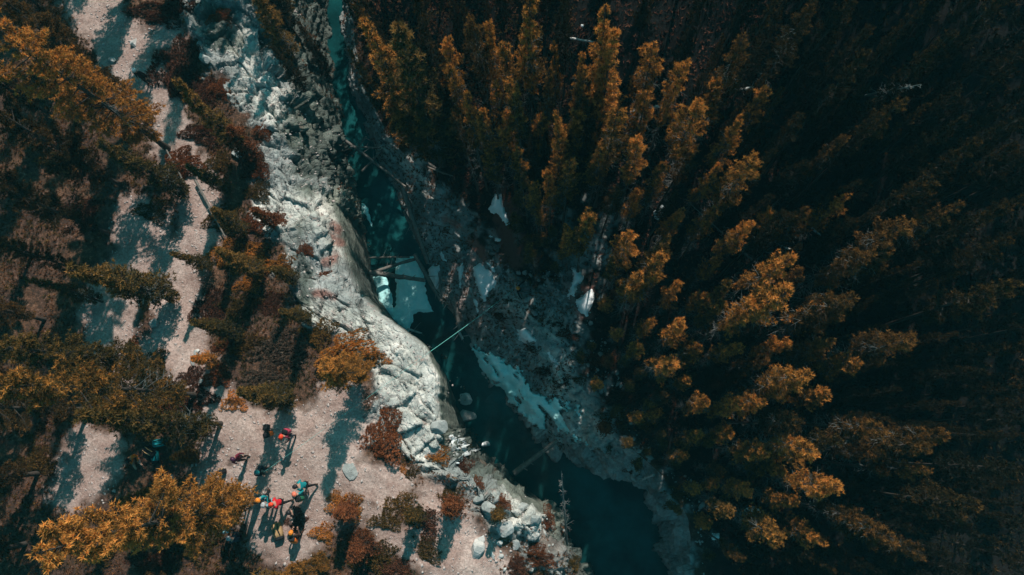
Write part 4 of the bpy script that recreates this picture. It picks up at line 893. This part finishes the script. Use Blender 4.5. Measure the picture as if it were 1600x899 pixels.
BL = [(744, 858, 15, 'large flat white boulder on the gravel by the lower trail', True, 1.1), (752, 842, 7, 'small white block touching the large flat white boulder', True, 1.0), (241, 507, 10, 'grey boulder on the edge of shade beside the pale trail', False, 1.0), (308, 551, 6, 'upper white stone at the right edge of the pale trail', True, 1.0), (302, 566, 6, 'lower white stone at the right edge of the pale trail', True, 1.2), (315, 595, 6, 'white stone above the clearing, left of the yellow bush', True, 1.0),
 (792, 826, 15, 'broad grey boulder on the rim left of the rock shoulder', False, 1.1), (765, 795, 12, 'grey boulder above the broad one on the lower rim', False, 1.2), (748, 780, 9, 'small grey boulder on the lower rim nearest the cliff', False, 1.0), (815, 795, 11, 'bluish boulder on the brink of the lower rim', False, 1.2), (836, 812, 9, 'boulder at the tip of the rock shoulder', False, 1.0), (805, 850, 10, 'dull boulder below the broad grey one', False, 1.1), (780, 848, 6, 'small stone between the white and the broad grey boulder', False, 1.0), (770, 868, 5, 'flat chip of rock right of the large white boulder', True, 1.5),
 (374, 238, 14, 'round blue grey boulder in the dark beside the young reddish pine', False, 1.0), (398, 338, 12, 'small white boulder in the scrub on the cliff top', True, 1.1), (320, 92, 12, 'oval brown boulder right of the big juniper mat', False, 1.4), (175, 95, 8, 'pale stone on the trail at the top left', False, 1.2), (210, 68, 9, 'flat pale stone on the upper trail', True, 1.4), (548, 735, 14, 'round pale slab sunk in the gravel under the rust coloured bush', False, 1.1, .2), (268, 745, 5, 'pale stone in the shade near the hiker in orange', True, 1.0)]
for t in BL: boulder(*t)
BR = [(703, 645, 16, 'dark boulder at the cliff foot, upper one'), (716, 668, 14, 'dark boulder at the cliff foot, lower one'), (700, 612, 12, 'dark boulder wedged under the white cliff'), (744, 652, 9, 'dark rock at the water edge below the white cliff'), (706, 700, 8, 'snow dusted rock at the cliff foot'), (690, 300, 8, 'grey rock at the head of the terrace')]
for a, b, r_, lb in BR: boulder(a, b, r_, lb, z0=-9, zs=.7)

def scatter(name, n_try, cond, mats, smin, smax, lab, x0, x1, seed, oct_=False):
    r = np.random.default_rng(seed)
    x = r.uniform(x0, x1, n_try); y = r.uniform(-12, 31, n_try); z = gz(x, y)
    q = np.stack([x, y, z], -1); bx, by = project(q)
    nn = fbm(np.stack([x, y, 0 * x], -1), .7, 3, 35)
    k_ = cond(bx, by, nn) & (bx > -20) & (bx < 1620) & (by > -20) & (by < 920); q = q[k_]; m = len(q)
    base = []
    for s_ in range(4):
        bm = bmesh.new(); (bmesh.ops.create_icosphere(bm, subdivisions=1, radius=1) if not oct_ else bmesh.ops.convex_hull(bm, input=[bm.verts.new(c_) for c_ in ((1, 0, 0), (-1, 0, 0), (0, 1, 0), (0, -1, 0), (0, 0, 1), (0, 0, -1))])); bm.verts.index_update(); bm.verts.ensure_lookup_table(); base.append(np.array([v.co[:] for v in bm.verts])); 
        F0 = np.array([[v.index for v in f.verts] for f in bm.faces]); bm.free()
        base[-1] *= r.uniform(.6, 1.25, (len(base[-1]), 1))
    B = np.array(base)[r.integers(0, 4, m)]
    an = r.uniform(0, 6.28, m); c, s = np.cos(an), np.sin(an)
    sz = smin + (smax - smin) * r.uniform(0, 1, m) ** 7
    B = B * (sz[:, None] * np.stack([r.uniform(.8, 1.5, m), r.uniform(.6, 1, m), r.uniform(.35, .7, m)], -1))[:, None, :]
    Bx = B[..., 0] * c[:, None] - B[..., 1] * s[:, None]; By = B[..., 0] * s[:, None] + B[..., 1] * c[:, None]
    V = np.stack([Bx, By, B[..., 2]], -1) + q[:, None, :]
    F_ = (F0[None] + (np.arange(m) * B.shape[1])[:, None, None]).reshape(-1, 3)
    return tag(link(name, mesh_np(name, V.reshape(-1, 3), F_, mats)), lab, 'stones', kind='stuff')
scatter('gravel', 60000, lambda a, b, nn: (a < 860) & (soilmask(a, b) | (poly_sd(a, b, ROCKZ) > 0)) & (nn > -.5), M['gravel'], .014, .10, 'loose pale gravel strewn over trails and rock of the left bank', -30, 2, 8, True)
scatter('stones', 12000, lambda a, b, nn: (poly_sd(a, b, [(700, 400), (900, 430), (960, 560), (1000, 690), (1100, 760), (1100, 900), (1020, 800), (900, 720), (760, 560)]) > 0) | ((a > 690) & (poly_sd(a, b, [(690, 690), (760, 740), (880, 790), (900, 899), (760, 899), (770, 800)]) > 0)), M['rock'], .04, .22, 'broken grey stones on the river banks', -12, 12, 9)

# ------------------------------------------------------------------ logs
def log(p0, p1, r0, r1, label, pale=False, stubs=6, seed=0):
    p0 = np.array(p0); p1 = np.array(p1); L = np.linalg.norm(p1 - p0)
    r = np.random.default_rng(seed); m = 12; sd = 8
    t = np.linspace(0, 1, m); d = (p1 - p0) / L; s = np.cross(d, [0, 0, 1.]); s /= np.linalg.norm(s); u = np.cross(s, d)
    bend = L * .012 * np.sin(t * 3.1 + seed); c = np.outer(t * L, d) + np.outer(bend, s) + np.outer(bend * .5, u)
    an = np.arange(sd) * 2 * np.pi / sd; rad = r0 + (r1 - r0) * t
    V = c[:, None] + (np.cos(an)[None, :, None] * s + np.sin(an)[None, :, None] * u) * (rad[:, None] * (1 + .12 * r.normal(size=(m, sd))))[..., None]
    i = np.arange(m * sd).reshape(m, sd)
    F_ = np.stack([i[:-1], np.roll(i[:-1], -1, 1), np.roll(i[1:], -1, 1), i[1:]], -1).reshape(-1, 4)
    V = np.concatenate([V.reshape(-1, 3), c[[0]], c[[-1]]])
    a, b = len(V) - 2, len(V) - 1
    capf = [[i[0][(q + 1) % sd], i[0][q], a, a] for q in range(sd)]
    me_ = mesh_np('trunk', V, F_, M['log_pale'] if pale else M['log_wood'], True)
    root = empty('fallen_log', p0.tolist()); link('trunk', me_, root)
    A = np.repeat(c[[0, -1]], 8, 0)
    # end grain discs
    ev, ef = [], []
    for e, (cc, rr_) in enumerate(((c[0], r0), (c[-1], r1))):
        ring = cc + (np.cos(an)[:, None] * s + np.sin(an)[:, None] * u) * rr_ * .98 + d * (.004 if e else -.004)
        ev.append(np.concatenate([ring, [cc + d * (.02 if e else -.02)]])); ef += [[e * 9 + q, e * 9 + (q + 1) % 8, e * 9 + 8] for q in range(8)]
    link('end_grain', mesh_np('end_grain', np.concatenate(ev), ef, M['log_pale']), root)
    if stubs:
        ks = r.uniform(.15, .95, stubs); P0 = np.stack([np.interp(ks, t, c[:, q]) for q in range(3)], -1)
        aa = r.uniform(0, 6.28, stubs); dd = np.cos(aa)[:, None] * s + np.sin(aa)[:, None] * np.abs(u) + d * .5
        v, f = cones(P0, P0 + dd * r.uniform(.2, .7, stubs)[:, None], r1 * .35 + .008, .006, 5)
        tag(link('branch_stubs', mesh_np('branch_stubs', v, f, M['dead_wood']), root), kind='stuff')
    return tag(root, label, 'log')
LG = [ # px,py,z  px,py,z  r0 r1
 ((630, 292, -6.2), (668, 412, -7.6), .17, .13, 'thick log running down the right side of the dark channel'), ((632, 330, -7.3), (662, 398, -8.2), .10, .08, 'thinner log lying beside the thick one in the channel'),
 ((563, 433, -7.9), (652, 404, -8.3), .12, .09, 'upper log wedged across the gorge over the ice'), ((578, 427, -7.2), (664, 438, -7.6), .16, .13, 'stout log bridging the gorge just above the ice sheet'), ((647, 398, -7.9), (690, 470, -8.2), .14, .10, 'log slanting down the right edge of the ice sheet'),
 ((637, 514, -9.1), (659, 521, -9.1), .07, .06, 'short pale log at the lower tip of the ice sheet'), ((687, 427, -7.8), (691, 475, -8.4), .08, .06, 'upright thin log beside the blocky snow patch'), ((697, 452, -8), (706, 474, -8.3), .07, .05, 'short log right of the upright thin one'), ((704, 458, -8.4), (720, 518, -9), .20, .14, 'grey half buried log on the terrace edge'),
 ((531, 215, -6.4), (634, 292, -7.4), .11, .08, 'long log crossing the narrow upper channel'), ((548, 230, -6.6), (596, 231, -6.6), .07, .05, 'level thin log across the upper channel'), ((566, 268, -7.3), (598, 233, -6.9), .08, .06, 'log leaning up to the right in the upper channel'), ((552, 240, -7), (572, 214, -6.4), .06, .05, 'short log crossing the level one'),
 ((802, 739, -9.4), (872, 689, -9.4), .17, .12, 'big log spanning from the left rocks to the ice wedge'), ((716, 517, -9), (723, 530, -9.2), .09, .08, 'pale stub of log in the water under the rope'),
 ((566, 404, -8.6), (640, 402, -8.7), .06, .05, 'faint thin log above the wedged ones'), ((660, 250, -6.5), (715, 285, -6.4), .09, .07, 'log on the brink at the head of the terrace'), ((668, 262, -6.5), (712, 276, -6.2), .06, .05, 'thin log next to the one on the brink'),
]
for q, (a, b, r0, r1, lb) in enumerate(LG): log(W(*a), W(*b), r0, r1, lb, 'pale' in lb, 5, q + 1)
LG2 = [((984, 182), (1048, 168), .10, .07, 'left half of the pale fallen trunk in the upper wood'), ((1128, 151), (1174, 144), .10, .08, 'bright right half of the pale fallen trunk in the upper wood'), ((1128, 358), (1268, 401), .06, .04, 'thin white fallen pole in the middle of the right wood'), ((884, 64), (929, 71), .07, .05, 'short white fallen trunk near the top edge'), ((1246, 340), (1296, 388), .07, .05, 'dim fallen trunk above the thin white pole'), ((1000, 749), (1020, 742), .08, .07, 'short grey log on the bank above the black pool')]
for q, (a, b, r0, r1, lb) in enumerate(LG2):
    p0 = G(*a, z0=-6); p1 = G(*b, z0=-6); p0[2] += r0 * 5; p1[2] += r1 * 6
    log(p0, p1, r0, r1, lb, True, 7, 60 + q)
for a, b, r0, r1, lb in [((262, 236), (300, 300), .05, .03, 'dark stick lying along the straight trail'), ((308, 285), (357, 372), .07, .04, 'dark dead trunk lying across the trail bend')]:
    p0 = G(*a); p1 = G(*b); p0[2] += .3; p1[2] += .3; log(p0, p1, r0, r1, lb, False, 6, 80)

# bare dead spruce over the black pool
def dead_tree(foot, tip_px, h, label, name='dead_tree'):
    r = np.random.default_rng(5)
    tip = W(tip_px[0], tip_px[1], foot[2] + h); d = tip - foot
    root = empty(name, foot.tolist())
    v, f = cones([np.zeros(3)], [d], .07, .012, 8); link('trunk', mesh_np('trunk', v, f, M['dead_wood'], True), root)
    k_ = 46; t = r.uniform(.25, .97, k_); A = np.outer(t, d); an = r.uniform(0, 6.28, k_)
    D_ = np.stack([np.cos(an), np.sin(an), np.full(k_, .15)], -1); B = A + D_ * (.75 * (1.08 - t) * r.uniform(.4, 1, k_))[:, None]
    v1, f1 = cones(A, B, .013, .006); A2 = A + (B - A) * .6; B2 = A2 + np.cross(D_, [0, 0, 1.]) * (r.choice([-1, 1], k_) * .14)[:, None] + (B - A) * .2
    v2, f2 = cones(A2, B2, .008, .004)
    tag(link('branches', mesh_np('branches', np.concatenate([v1, v2]), np.concatenate([f1, f2 + len(v1)]), M['dead_wood']), root), kind='stuff')
    return tag(root, label, 'tree')
dead_tree(W(886, 850, -7.5), (877, 736), 7.5, 'bare grey dead spruce standing over the black pool')
p = G(1352, 150, z0=-5); dead_tree(p, (1440, 132), 9, 'leafless grey snag in the dark upper right')
p = G(1190, 420, z0=-5); dead_tree(p, (1080, 320), 6, 'leafless leaning snag with pale twigs beside the slanting pine')

# ------------------------------------------------------------------ people
def cmat(name, c, rough=.7): return simple(name, c, rough, .15, 12)
MC = {n_: cmat(n_, c) for n_, c in dict(skin=(.45, .26, .19), red=(.62, .02, .03), maroon=(.16, .02, .04), teal=(.01, .22, .24), blue=(.16, .33, .38), black=(.012, .014, .016), grey=(.16, .16, .16), orange_jacket=(.95, .20, .03), tan=(.42, .27, .13), navy=(.02, .04, .06), green=(.02, .13, .07), white=(.75, .75, .72), brown=(.06, .035, .025), pink=(.4, .05, .09)).items()}
HM_ = {n_: simple('helmet_' + n_, c, .35, .05, 3) for n_, c in dict(red=(.80, .06, .02), orange=(.85, .26, .03), grey=(.45, .45, .46), purple=(.06, .02, .045), black=(.02, .02, .022), white=(.8, .8, .8), coral=(.8, .2, .12), teal=(.02, .25, .27)).items()}

def skin_mesh(name, verts, edges, radii, roots, mats, assign):
    me_ = bpy.data.meshes.new(name); me_.from_pydata(verts, edges, [])
    o = bpy.data.objects.new(name, me_); C.objects.link(o)
    md = o.modifiers.new('skin', 'SKIN'); sv = me_.skin_vertices
    if len(sv) == 0:
        bm = bmesh.new(); bm.from_mesh(me_); bm.verts.layers.skin.verify(); bm.to_mesh(me_); bm.free(); sv = me_.skin_vertices
    for i, r_ in enumerate(radii): sv[0].data[i].radius = (r_ if isinstance(r_, tuple) else (r_, r_)); sv[0].data[i].use_root = i in roots
    md.use_smooth_shade = True
    ss = o.modifiers.new('sub', 'SUBSURF'); ss.levels = 1; ss.render_levels = 1
    dg = bpy.context.evaluated_depsgraph_get(); dg.update()
    m2 = bpy.data.meshes.new_from_object(o.evaluated_get(dg)); bpy.data.objects.remove(o); bpy.data.meshes.remove(me_)
    m2.name = name; m2.materials.clear()
    for m in mats: m2.materials.append(m)
    J = np.array(verts)
    for pl in m2.polygons:
        c = np.array(pl.center); pl.material_index = assign[int(np.argmin(((J - c) ** 2).sum(1)))]; pl.use_smooth = True
    return m2

def person(foot, face, label, jacket='teal', trousers='black', helmet='red', pack=None, pose='stand', lean=0.0, arms='front', hat=False):
    """foot: world point, face: heading in degrees (0 = +x), built looking along local +y"""
    V, E, R_, Am = [], [], [], []
    def v(co, r_, m): V.append(tuple(co)); R_.append(r_); Am.append(m); return len(V) - 1
    def e(a, b): E.append((a, b))
    ph = .92 if pose in ('stand', 'walk') else (.45 if pose == 'crouch' else .14)
    ln = lean
    def up(z, y=0.0, x=0.0):                       # a point on the leaning back
        dz = z - .92; return (x, y + dz * math.sin(ln), ph + dz * math.cos(ln))
    pel = v(up(.92), (.155, .115), 1); sp = v(up(1.12), (.14, .11), 0); ch = v(up(1.36), (.185, .125), 0); nk = v(up(1.50, .01), .058, 2); hd = v(up(1.60, .03), (.082, .095), 2); tp = v(up(1.70, .03), (.072, .085), 2)
    for a, b in ((pel, sp), (sp, ch), (ch, nk), (nk, hd), (hd, tp)): e(a, b)
    fing = []
    for s in (-1, 1):
        sh = v(up(1.42, 0, .19 * s), .068, 0); e(ch, sh)
        if arms == 'front': el, wr = up(1.16, .08, .27 * s), up(1.08, .33, .16 * s)
        elif arms == 'down': el, wr = up(1.14, -.03, .26 * s), up(.90, .04, .29 * s)
        elif arms == 'mixed': el, wr = (up(1.15, .07, .3 * s), up(1.25, .35, .25 * s)) if s > 0 else (up(1.14, -.03, .26 * s), up(.9, .05, .28 * s))
        else: el, wr = up(1.30, .12, .42 * s), up(1.30, .32, .6 * s)
        a = v(el, .05, 0); b = v(wr, .036, 0); e(sh, a); e(a, b)
        d = np.array(wr) - np.array(el); d /= np.linalg.norm(d); pl_ = np.array(wr) + d * .08; c = v(pl_, (.040, .022), 2); e(b, c)
        fing.append((np.array(wr), d, s))
        hx = .095 * s
        hip = v((hx, 0, ph - .06), .095, 1); e(pel, hip)
        if pose == 'stand': kn, an, to = (hx * 1.1, .03, .48), (hx * 1.2, -.01, .09), (hx * 1.4, .15, .045)
        elif pose == 'walk': kn, an, to = (hx, .16 * s + .05, .49), (hx, .26 * s - .08, .09 + (.05 if s < 0 else 0)), (hx, .26 * s + .09, .045)
        elif pose == 'crouch': kn, an, to = (hx * 1.8, .36, .50), (hx * 1.6, .14, .09), (hx * 1.9, .31, .045)
        else: kn, an, to = (hx * 1.4, .44, .30 if s > 0 else .16), (hx * 2.0, .84, .08), (hx * 2.1, .90, .2)
        k1 = v(kn, .066, 1); k2 = v(an, .045, 3); k3 = v(to, (.042, .035), 3); e(hip, k1); e(k1, k2); e(k2, k3)
    roots = {pel}
    for wr, d, s in fing:
        side = np.cross(d, [0, 0, 1.]); side = side / (np.linalg.norm(side) + 1e-9)
        for q, (off, L) in enumerate(((-.03, .065), (-.01, .08), (.011, .075), (.03, .055))):
            b0 = wr + d * .10 + side * off; b1 = b0 + d * L * .6 + np.array([0, 0, -.006]); b2 = b1 + (d * .6 + np.array([0, 0, -.8])) * L * .5
            i0 = v(b0, .0095, 2); i1 = v(b1, .009, 2); i2 = v(b2, .008, 2); e(i0, i1); e(i1, i2); roots.add(i0)
        b0 = wr + d * .035 - side * .03 * s; b1 = b0 + (d * .5 - side * s) * .035; b2 = b1 + d * .03
        i0 = v(b0, .012, 2); i1 = v(b1, .011, 2); i2 = v(b2, .009, 2); e(i0, i1); e(i1, i2); roots.add(i0)
    nz = up(1.60, .125); i0 = v(up(1.62, .1), .012, 2); i1 = v(nz, .013, 2); e(i0, i1); roots.add(i0)
    mb = skin_mesh('body', V, E, R_, roots, [MC[jacket], MC[trousers], MC['skin'], MC['brown']], Am)
    root = empty('person', foot.tolist() if hasattr(foot, 'tolist') else foot, math.radians(face - 90))
    link('body', mb, root)
    root.scale = (.93, .93, .96)
    # helmet or hat
    hc = np.array(up(1.675, .035))
    bm = bmesh.new(); bmesh.ops.create_uvsphere(bm, u_segments=18, v_segments=12, radius=1)
    for q in list(bm.verts):
        if q.co.z < -.15: q.co.z = -.15 - (.12 if q.co.y < -.3 else .0); q.co.x *= .98
        rim_ = 1.10 if abs(q.co.z + .15) < .08 and q.co.y > 0 else 1.0
        q.co = Vector((q.co.x * .118 * rim_, q.co.y * .142 * rim_, q.co.z * .125))
    hm = bpy.data.meshes.new('helmet'); bm.to_mesh(hm); bm.free(); hm.materials.append(HM_[helmet])
    for pl in hm.polygons: pl.use_smooth = True
    ho = link('hat' if hat else 'helmet', hm, root); ho.location = hc.tolist(); ho.rotation_euler = (-ln, 0, 0)
    if not hat:
        v_, f_ = cones([[-.03, -.08, .105], [.03, -.08, .105]], [[-.03, .08, .115], [.03, .08, .115]], .012, .012, 4); link('helmet_ridge', mesh_np('helmet_ridge', v_, f_, MC['black']), ho)
    if pack:
        po = pack_mesh(root, MC[pack], np.array(up(1.22, -.22)), ln)
    # climbing harness belt
    if pose != 'sit':
        an = np.arange(16) * 2 * np.pi / 16; A = np.stack([.17 * np.cos(an), .14 * np.sin(an), 0 * an], -1) + np.array(up(.98)); v_, f_ = cones(A, np.roll(A, -1, 0), .018, .018, 4)
        link('harness_belt', mesh_np('harness_belt', v_, f_, MC['black']), root)
    return tag(root, label, 'person')

def rounded_box(sx, sy, sz, seed=0):
    bm = bmesh.new(); bmesh.ops.create_cube(bm, size=1); bmesh.ops.subdivide_edges(bm, edges=bm.edges[:], cuts=3, use_grid_fill=True)
    for q in bm.verts:
        u = q.co * 2; n_ = u.normalized() * 1.15; q.co = Vector((u.x * .62 + n_.x * .38, u.y * .62 + n_.y * .38, u.z * .7 + n_.z * .3)); q.co = Vector((q.co.x * sx / 2, q.co.y * sy / 2, q.co.z * sz / 2))
    me_ = bpy.data.meshes.new('pack'); bm.to_mesh(me_); bm.free()
    for pl in me_.polygons: pl.use_smooth = True
    return me_
def pack_mesh(parent, mat, c, ln=0.0, nm='backpack'):
    m = rounded_box(.32, .2, .5); m.materials.append(mat); o = link(nm, m, parent); o.location = c.tolist(); o.rotation_euler = (-ln, 0, 0)
    l = rounded_box(.30, .22, .12); l.materials.append(MC['black']); lo = link('lid', l, o); lo.location = (0, 0, .26)
    for s in (-.09, .09):
        v_, f_ = cones([[s, .09, .22], [s, .17, .10]], [[s, .17, .10], [s, .10, -.2]], .02, .02, 4); link('strap', mesh_np('strap', v_, f_, MC['black']), o)
    return o
def bag(px, py, mat, label, lie=False, rz=0, s=1.0):
    p = G(px, py); root = empty('backpack', (p[0], p[1], p[2]), math.radians(rz))
    m = rounded_box(.34, .24, .55); m.materials.append(MC[mat]); o = link('bag_body', m, root); o.location = (0, 0, .15 if lie else .27); o.rotation_euler = (math.pi / 2 if lie else .15, 0, 0)
    l = rounded_box(.32, .25, .13); l.materials.append(MC['black']); lo = link('lid', l, root); lo.location = (0, -.30, .16) if lie else (0, -.04, .56)
    if lie: lo.rotation_euler = (math.pi / 2, 0, 0)
    for q in (-.09, .09):
        v_, f_ = cones([[q, -.2, .28], [q, 0, .34]], [[q, 0, .34], [q, .22, .27]], .02, .02, 4) if lie else cones([[q, .1, .5], [q, .2, .3]], [[q, .2, .3], [q, .12, .06]], .02, .02, 4)
        link('strap', mesh_np('strap', v_, f_, MC['tan' if mat == 'black' else 'black']), root)
    root.scale = (s, s, s)
    return tag(root, label, 'backpack')

def P_(px, py): return G(px, py)
person(P_(460, 679), 250, 'hiker in maroon jacket with bright red helmet throwing a long lone shadow', 'maroon', 'navy', 'red', 'pink', 'stand', .12, 'front')
person(P_(386, 715), 330, 'hiker in dark clothes with a round purple black hat beside the golden pine', 'maroon', 'black', 'purple', None, 'stand', 0, 'down', hat=True)
person(P_(423, 774), 300, 'hiker in teal jacket with orange helmet, leftmost of the three standing close together', 'teal', 'black', 'orange', None, 'walk', .1, 'front')
person(P_(432, 787), 90, 'hiker in pale blue jacket with grey helmet between the teal and the red jacket', 'blue', 'navy', 'grey', None, 'stand', .08, 'front')
person(P_(450, 781), 200, 'hiker in bright red jacket in the centre of the clearing', 'red', 'black', 'red', None, 'walk', .25, 'front')
person(P_(488, 755), 190, 'hiker in teal jacket bending beside the coral helmet', 'teal', 'black', 'black', None, 'walk', .35, 'front')
person(P_(480, 771), 120, 'hiker in teal top with coral helmet, right behind the bending one', 'teal', 'grey', 'coral', 'green', 'stand', .1, 'mixed')
person(P_(472, 797), 180, 'hiker all in black with a black helmet standing on open gravel', 'black', 'black', 'black', None, 'crouch', .3, 'front')
person(P_(467, 838), 90, 'crouching hiker with orange helmet at the lower edge of the clearing', 'brown', 'black', 'orange', 'orange_jacket', 'crouch', .4, 'front')
person(P_(388, 796), 120, 'hiker in dark clothes with orange helmet in the shade under the golden pine', 'black', 'black', 'orange', None, 'stand', .1, 'down')
person(P_(364, 825), 60, 'hiker in pale teal jacket with red helmet among the bare branches', 'blue', 'navy', 'red', None, 'stand', .2, 'mixed')
person(P_(380, 840), 150, 'hiker with pale blue helmet half hidden in deep shade at the bottom', 'navy', 'black', 'grey', None, 'crouch', .3, 'front')
person(P_(212, 712), 300, 'hiker in bright orange jacket sitting in the shade at the left', 'orange_jacket', 'grey', 'black', None, 'sit', .3, 'front', hat=True)
person(P_(236, 132), 270, 'lone hiker in black with a white cap on the upper trail', 'black', 'black', 'white', None, 'stand', 0, 'down', hat=True)
person(P_(410, 732), 330, 'crouching hiker in dark teal at the tip of the golden pine', 'navy', 'black', 'teal', None, 'crouch', .3, 'front')
climber = G(812, 455, z0=-7.5)
person(np.array([climber[0], climber[1], climber[2] + .03]), -10, 'climber in black jacket and orange helmet sitting on the slab where the rope ends', 'black', 'grey', 'orange', None, 'sit', -.15, 'wide')
bag(423, 679, 'orange_jacket', 'orange brown backpack standing left of the red helmeted hiker', False, 20, 1.0)
bag(420, 668, 'navy', 'dark teal backpack just above the orange brown one', False, 80, .9)
bag(436, 828, 'tan', 'tan pack lying on the gravel left of the crouching hiker', True, 20, 1.25)
bag(236, 705, 'black', 'black backpack in the shade right of the hiker in orange', True, 60, 1.1)
bag(252, 692, 'teal', 'teal gear bag in the shade, upper one of two', True, 100, 1.1)
bag(245, 713, 'teal', 'teal gear bag in the shade, lower one of two', True, 10, .9)
bag(350, 737, 'black', 'black backpack beside the low branch of the golden pine', False, 10, .9)

# ------------------------------------------------------------------ rope
k = NB('rope'); k.col((.18, .62, .56)); k.b.inputs['Roughness'].default_value = .6; M['rope'] = k.m
pa = G(412, 738); pa = W(412, 738, pa[2] + .9)
pb = W(673, 549, .35)
pe = G(802, 456, z0=-7.5); pe[2] += .5
pts = [pa]
for t in np.linspace(0, 1, 12)[1:]: pts.append(pa + (pb - pa) * t + np.array([0, 0, -.15 * math.sin(math.pi * t)]))
for t in np.linspace(0, 1, 16)[1:]: pts.append(pb + (pe - pb) * t + np.array([0, 0, -.25 * math.sin(math.pi * t)]))
# keep it clear of the ground
pts = np.array(pts); pts[:, 2] = np.maximum(pts[:, 2], gz(pts[:, 0], pts[:, 1]) + .03)
rad_ = np.where(np.arange(len(pts) - 1) < 11, .005, .011); v_, f_ = cones(pts[:-1], pts[1:], rad_, rad_, 6)
ro = link('climbing_rope', mesh_np('climbing_rope', v_, f_, M['rope'], True)); tag(ro, 'taut teal rope stretched from the clearing across the gorge to the climber', 'rope')
print('objects', len(bpy.data.objects), 'tris', sum(sum(len(p_.vertices) - 2 for p_ in m.polygons) if len(m.polygons) < 3000 else len(m.loops) - 2 * len(m.polygons) for m in bpy.data.meshes))

# ------------------------------------------------------------------ air: teal volume added to lift the darkest tones
bm = bmesh.new(); bmesh.ops.create_cube(bm, size=1)
for q in bm.verts: q.co = Vector((q.co.x * 400, q.co.y * 400, -20 if q.co.z < 0 else 90))
hz = bpy.data.meshes.new('lift_haze'); bm.to_mesh(hz); bm.free()
hm = bpy.data.materials.new('lift_haze'); hm.use_nodes = True; t_ = hm.node_tree; t_.nodes.clear()
o1 = t_.nodes.new('ShaderNodeOutputMaterial'); pv = t_.nodes.new('ShaderNodeVolumePrincipled')
pv.inputs['Color'].default_value = (.20, .86, 1.0, 1); pv.inputs['Density'].default_value = .00038; pv.inputs['Anisotropy'].default_value = 0
t_.links.new(pv.outputs[0], o1.inputs['Volume']); hz.materials.append(hm)
tag(link('lift_haze', hz), kind='stuff')
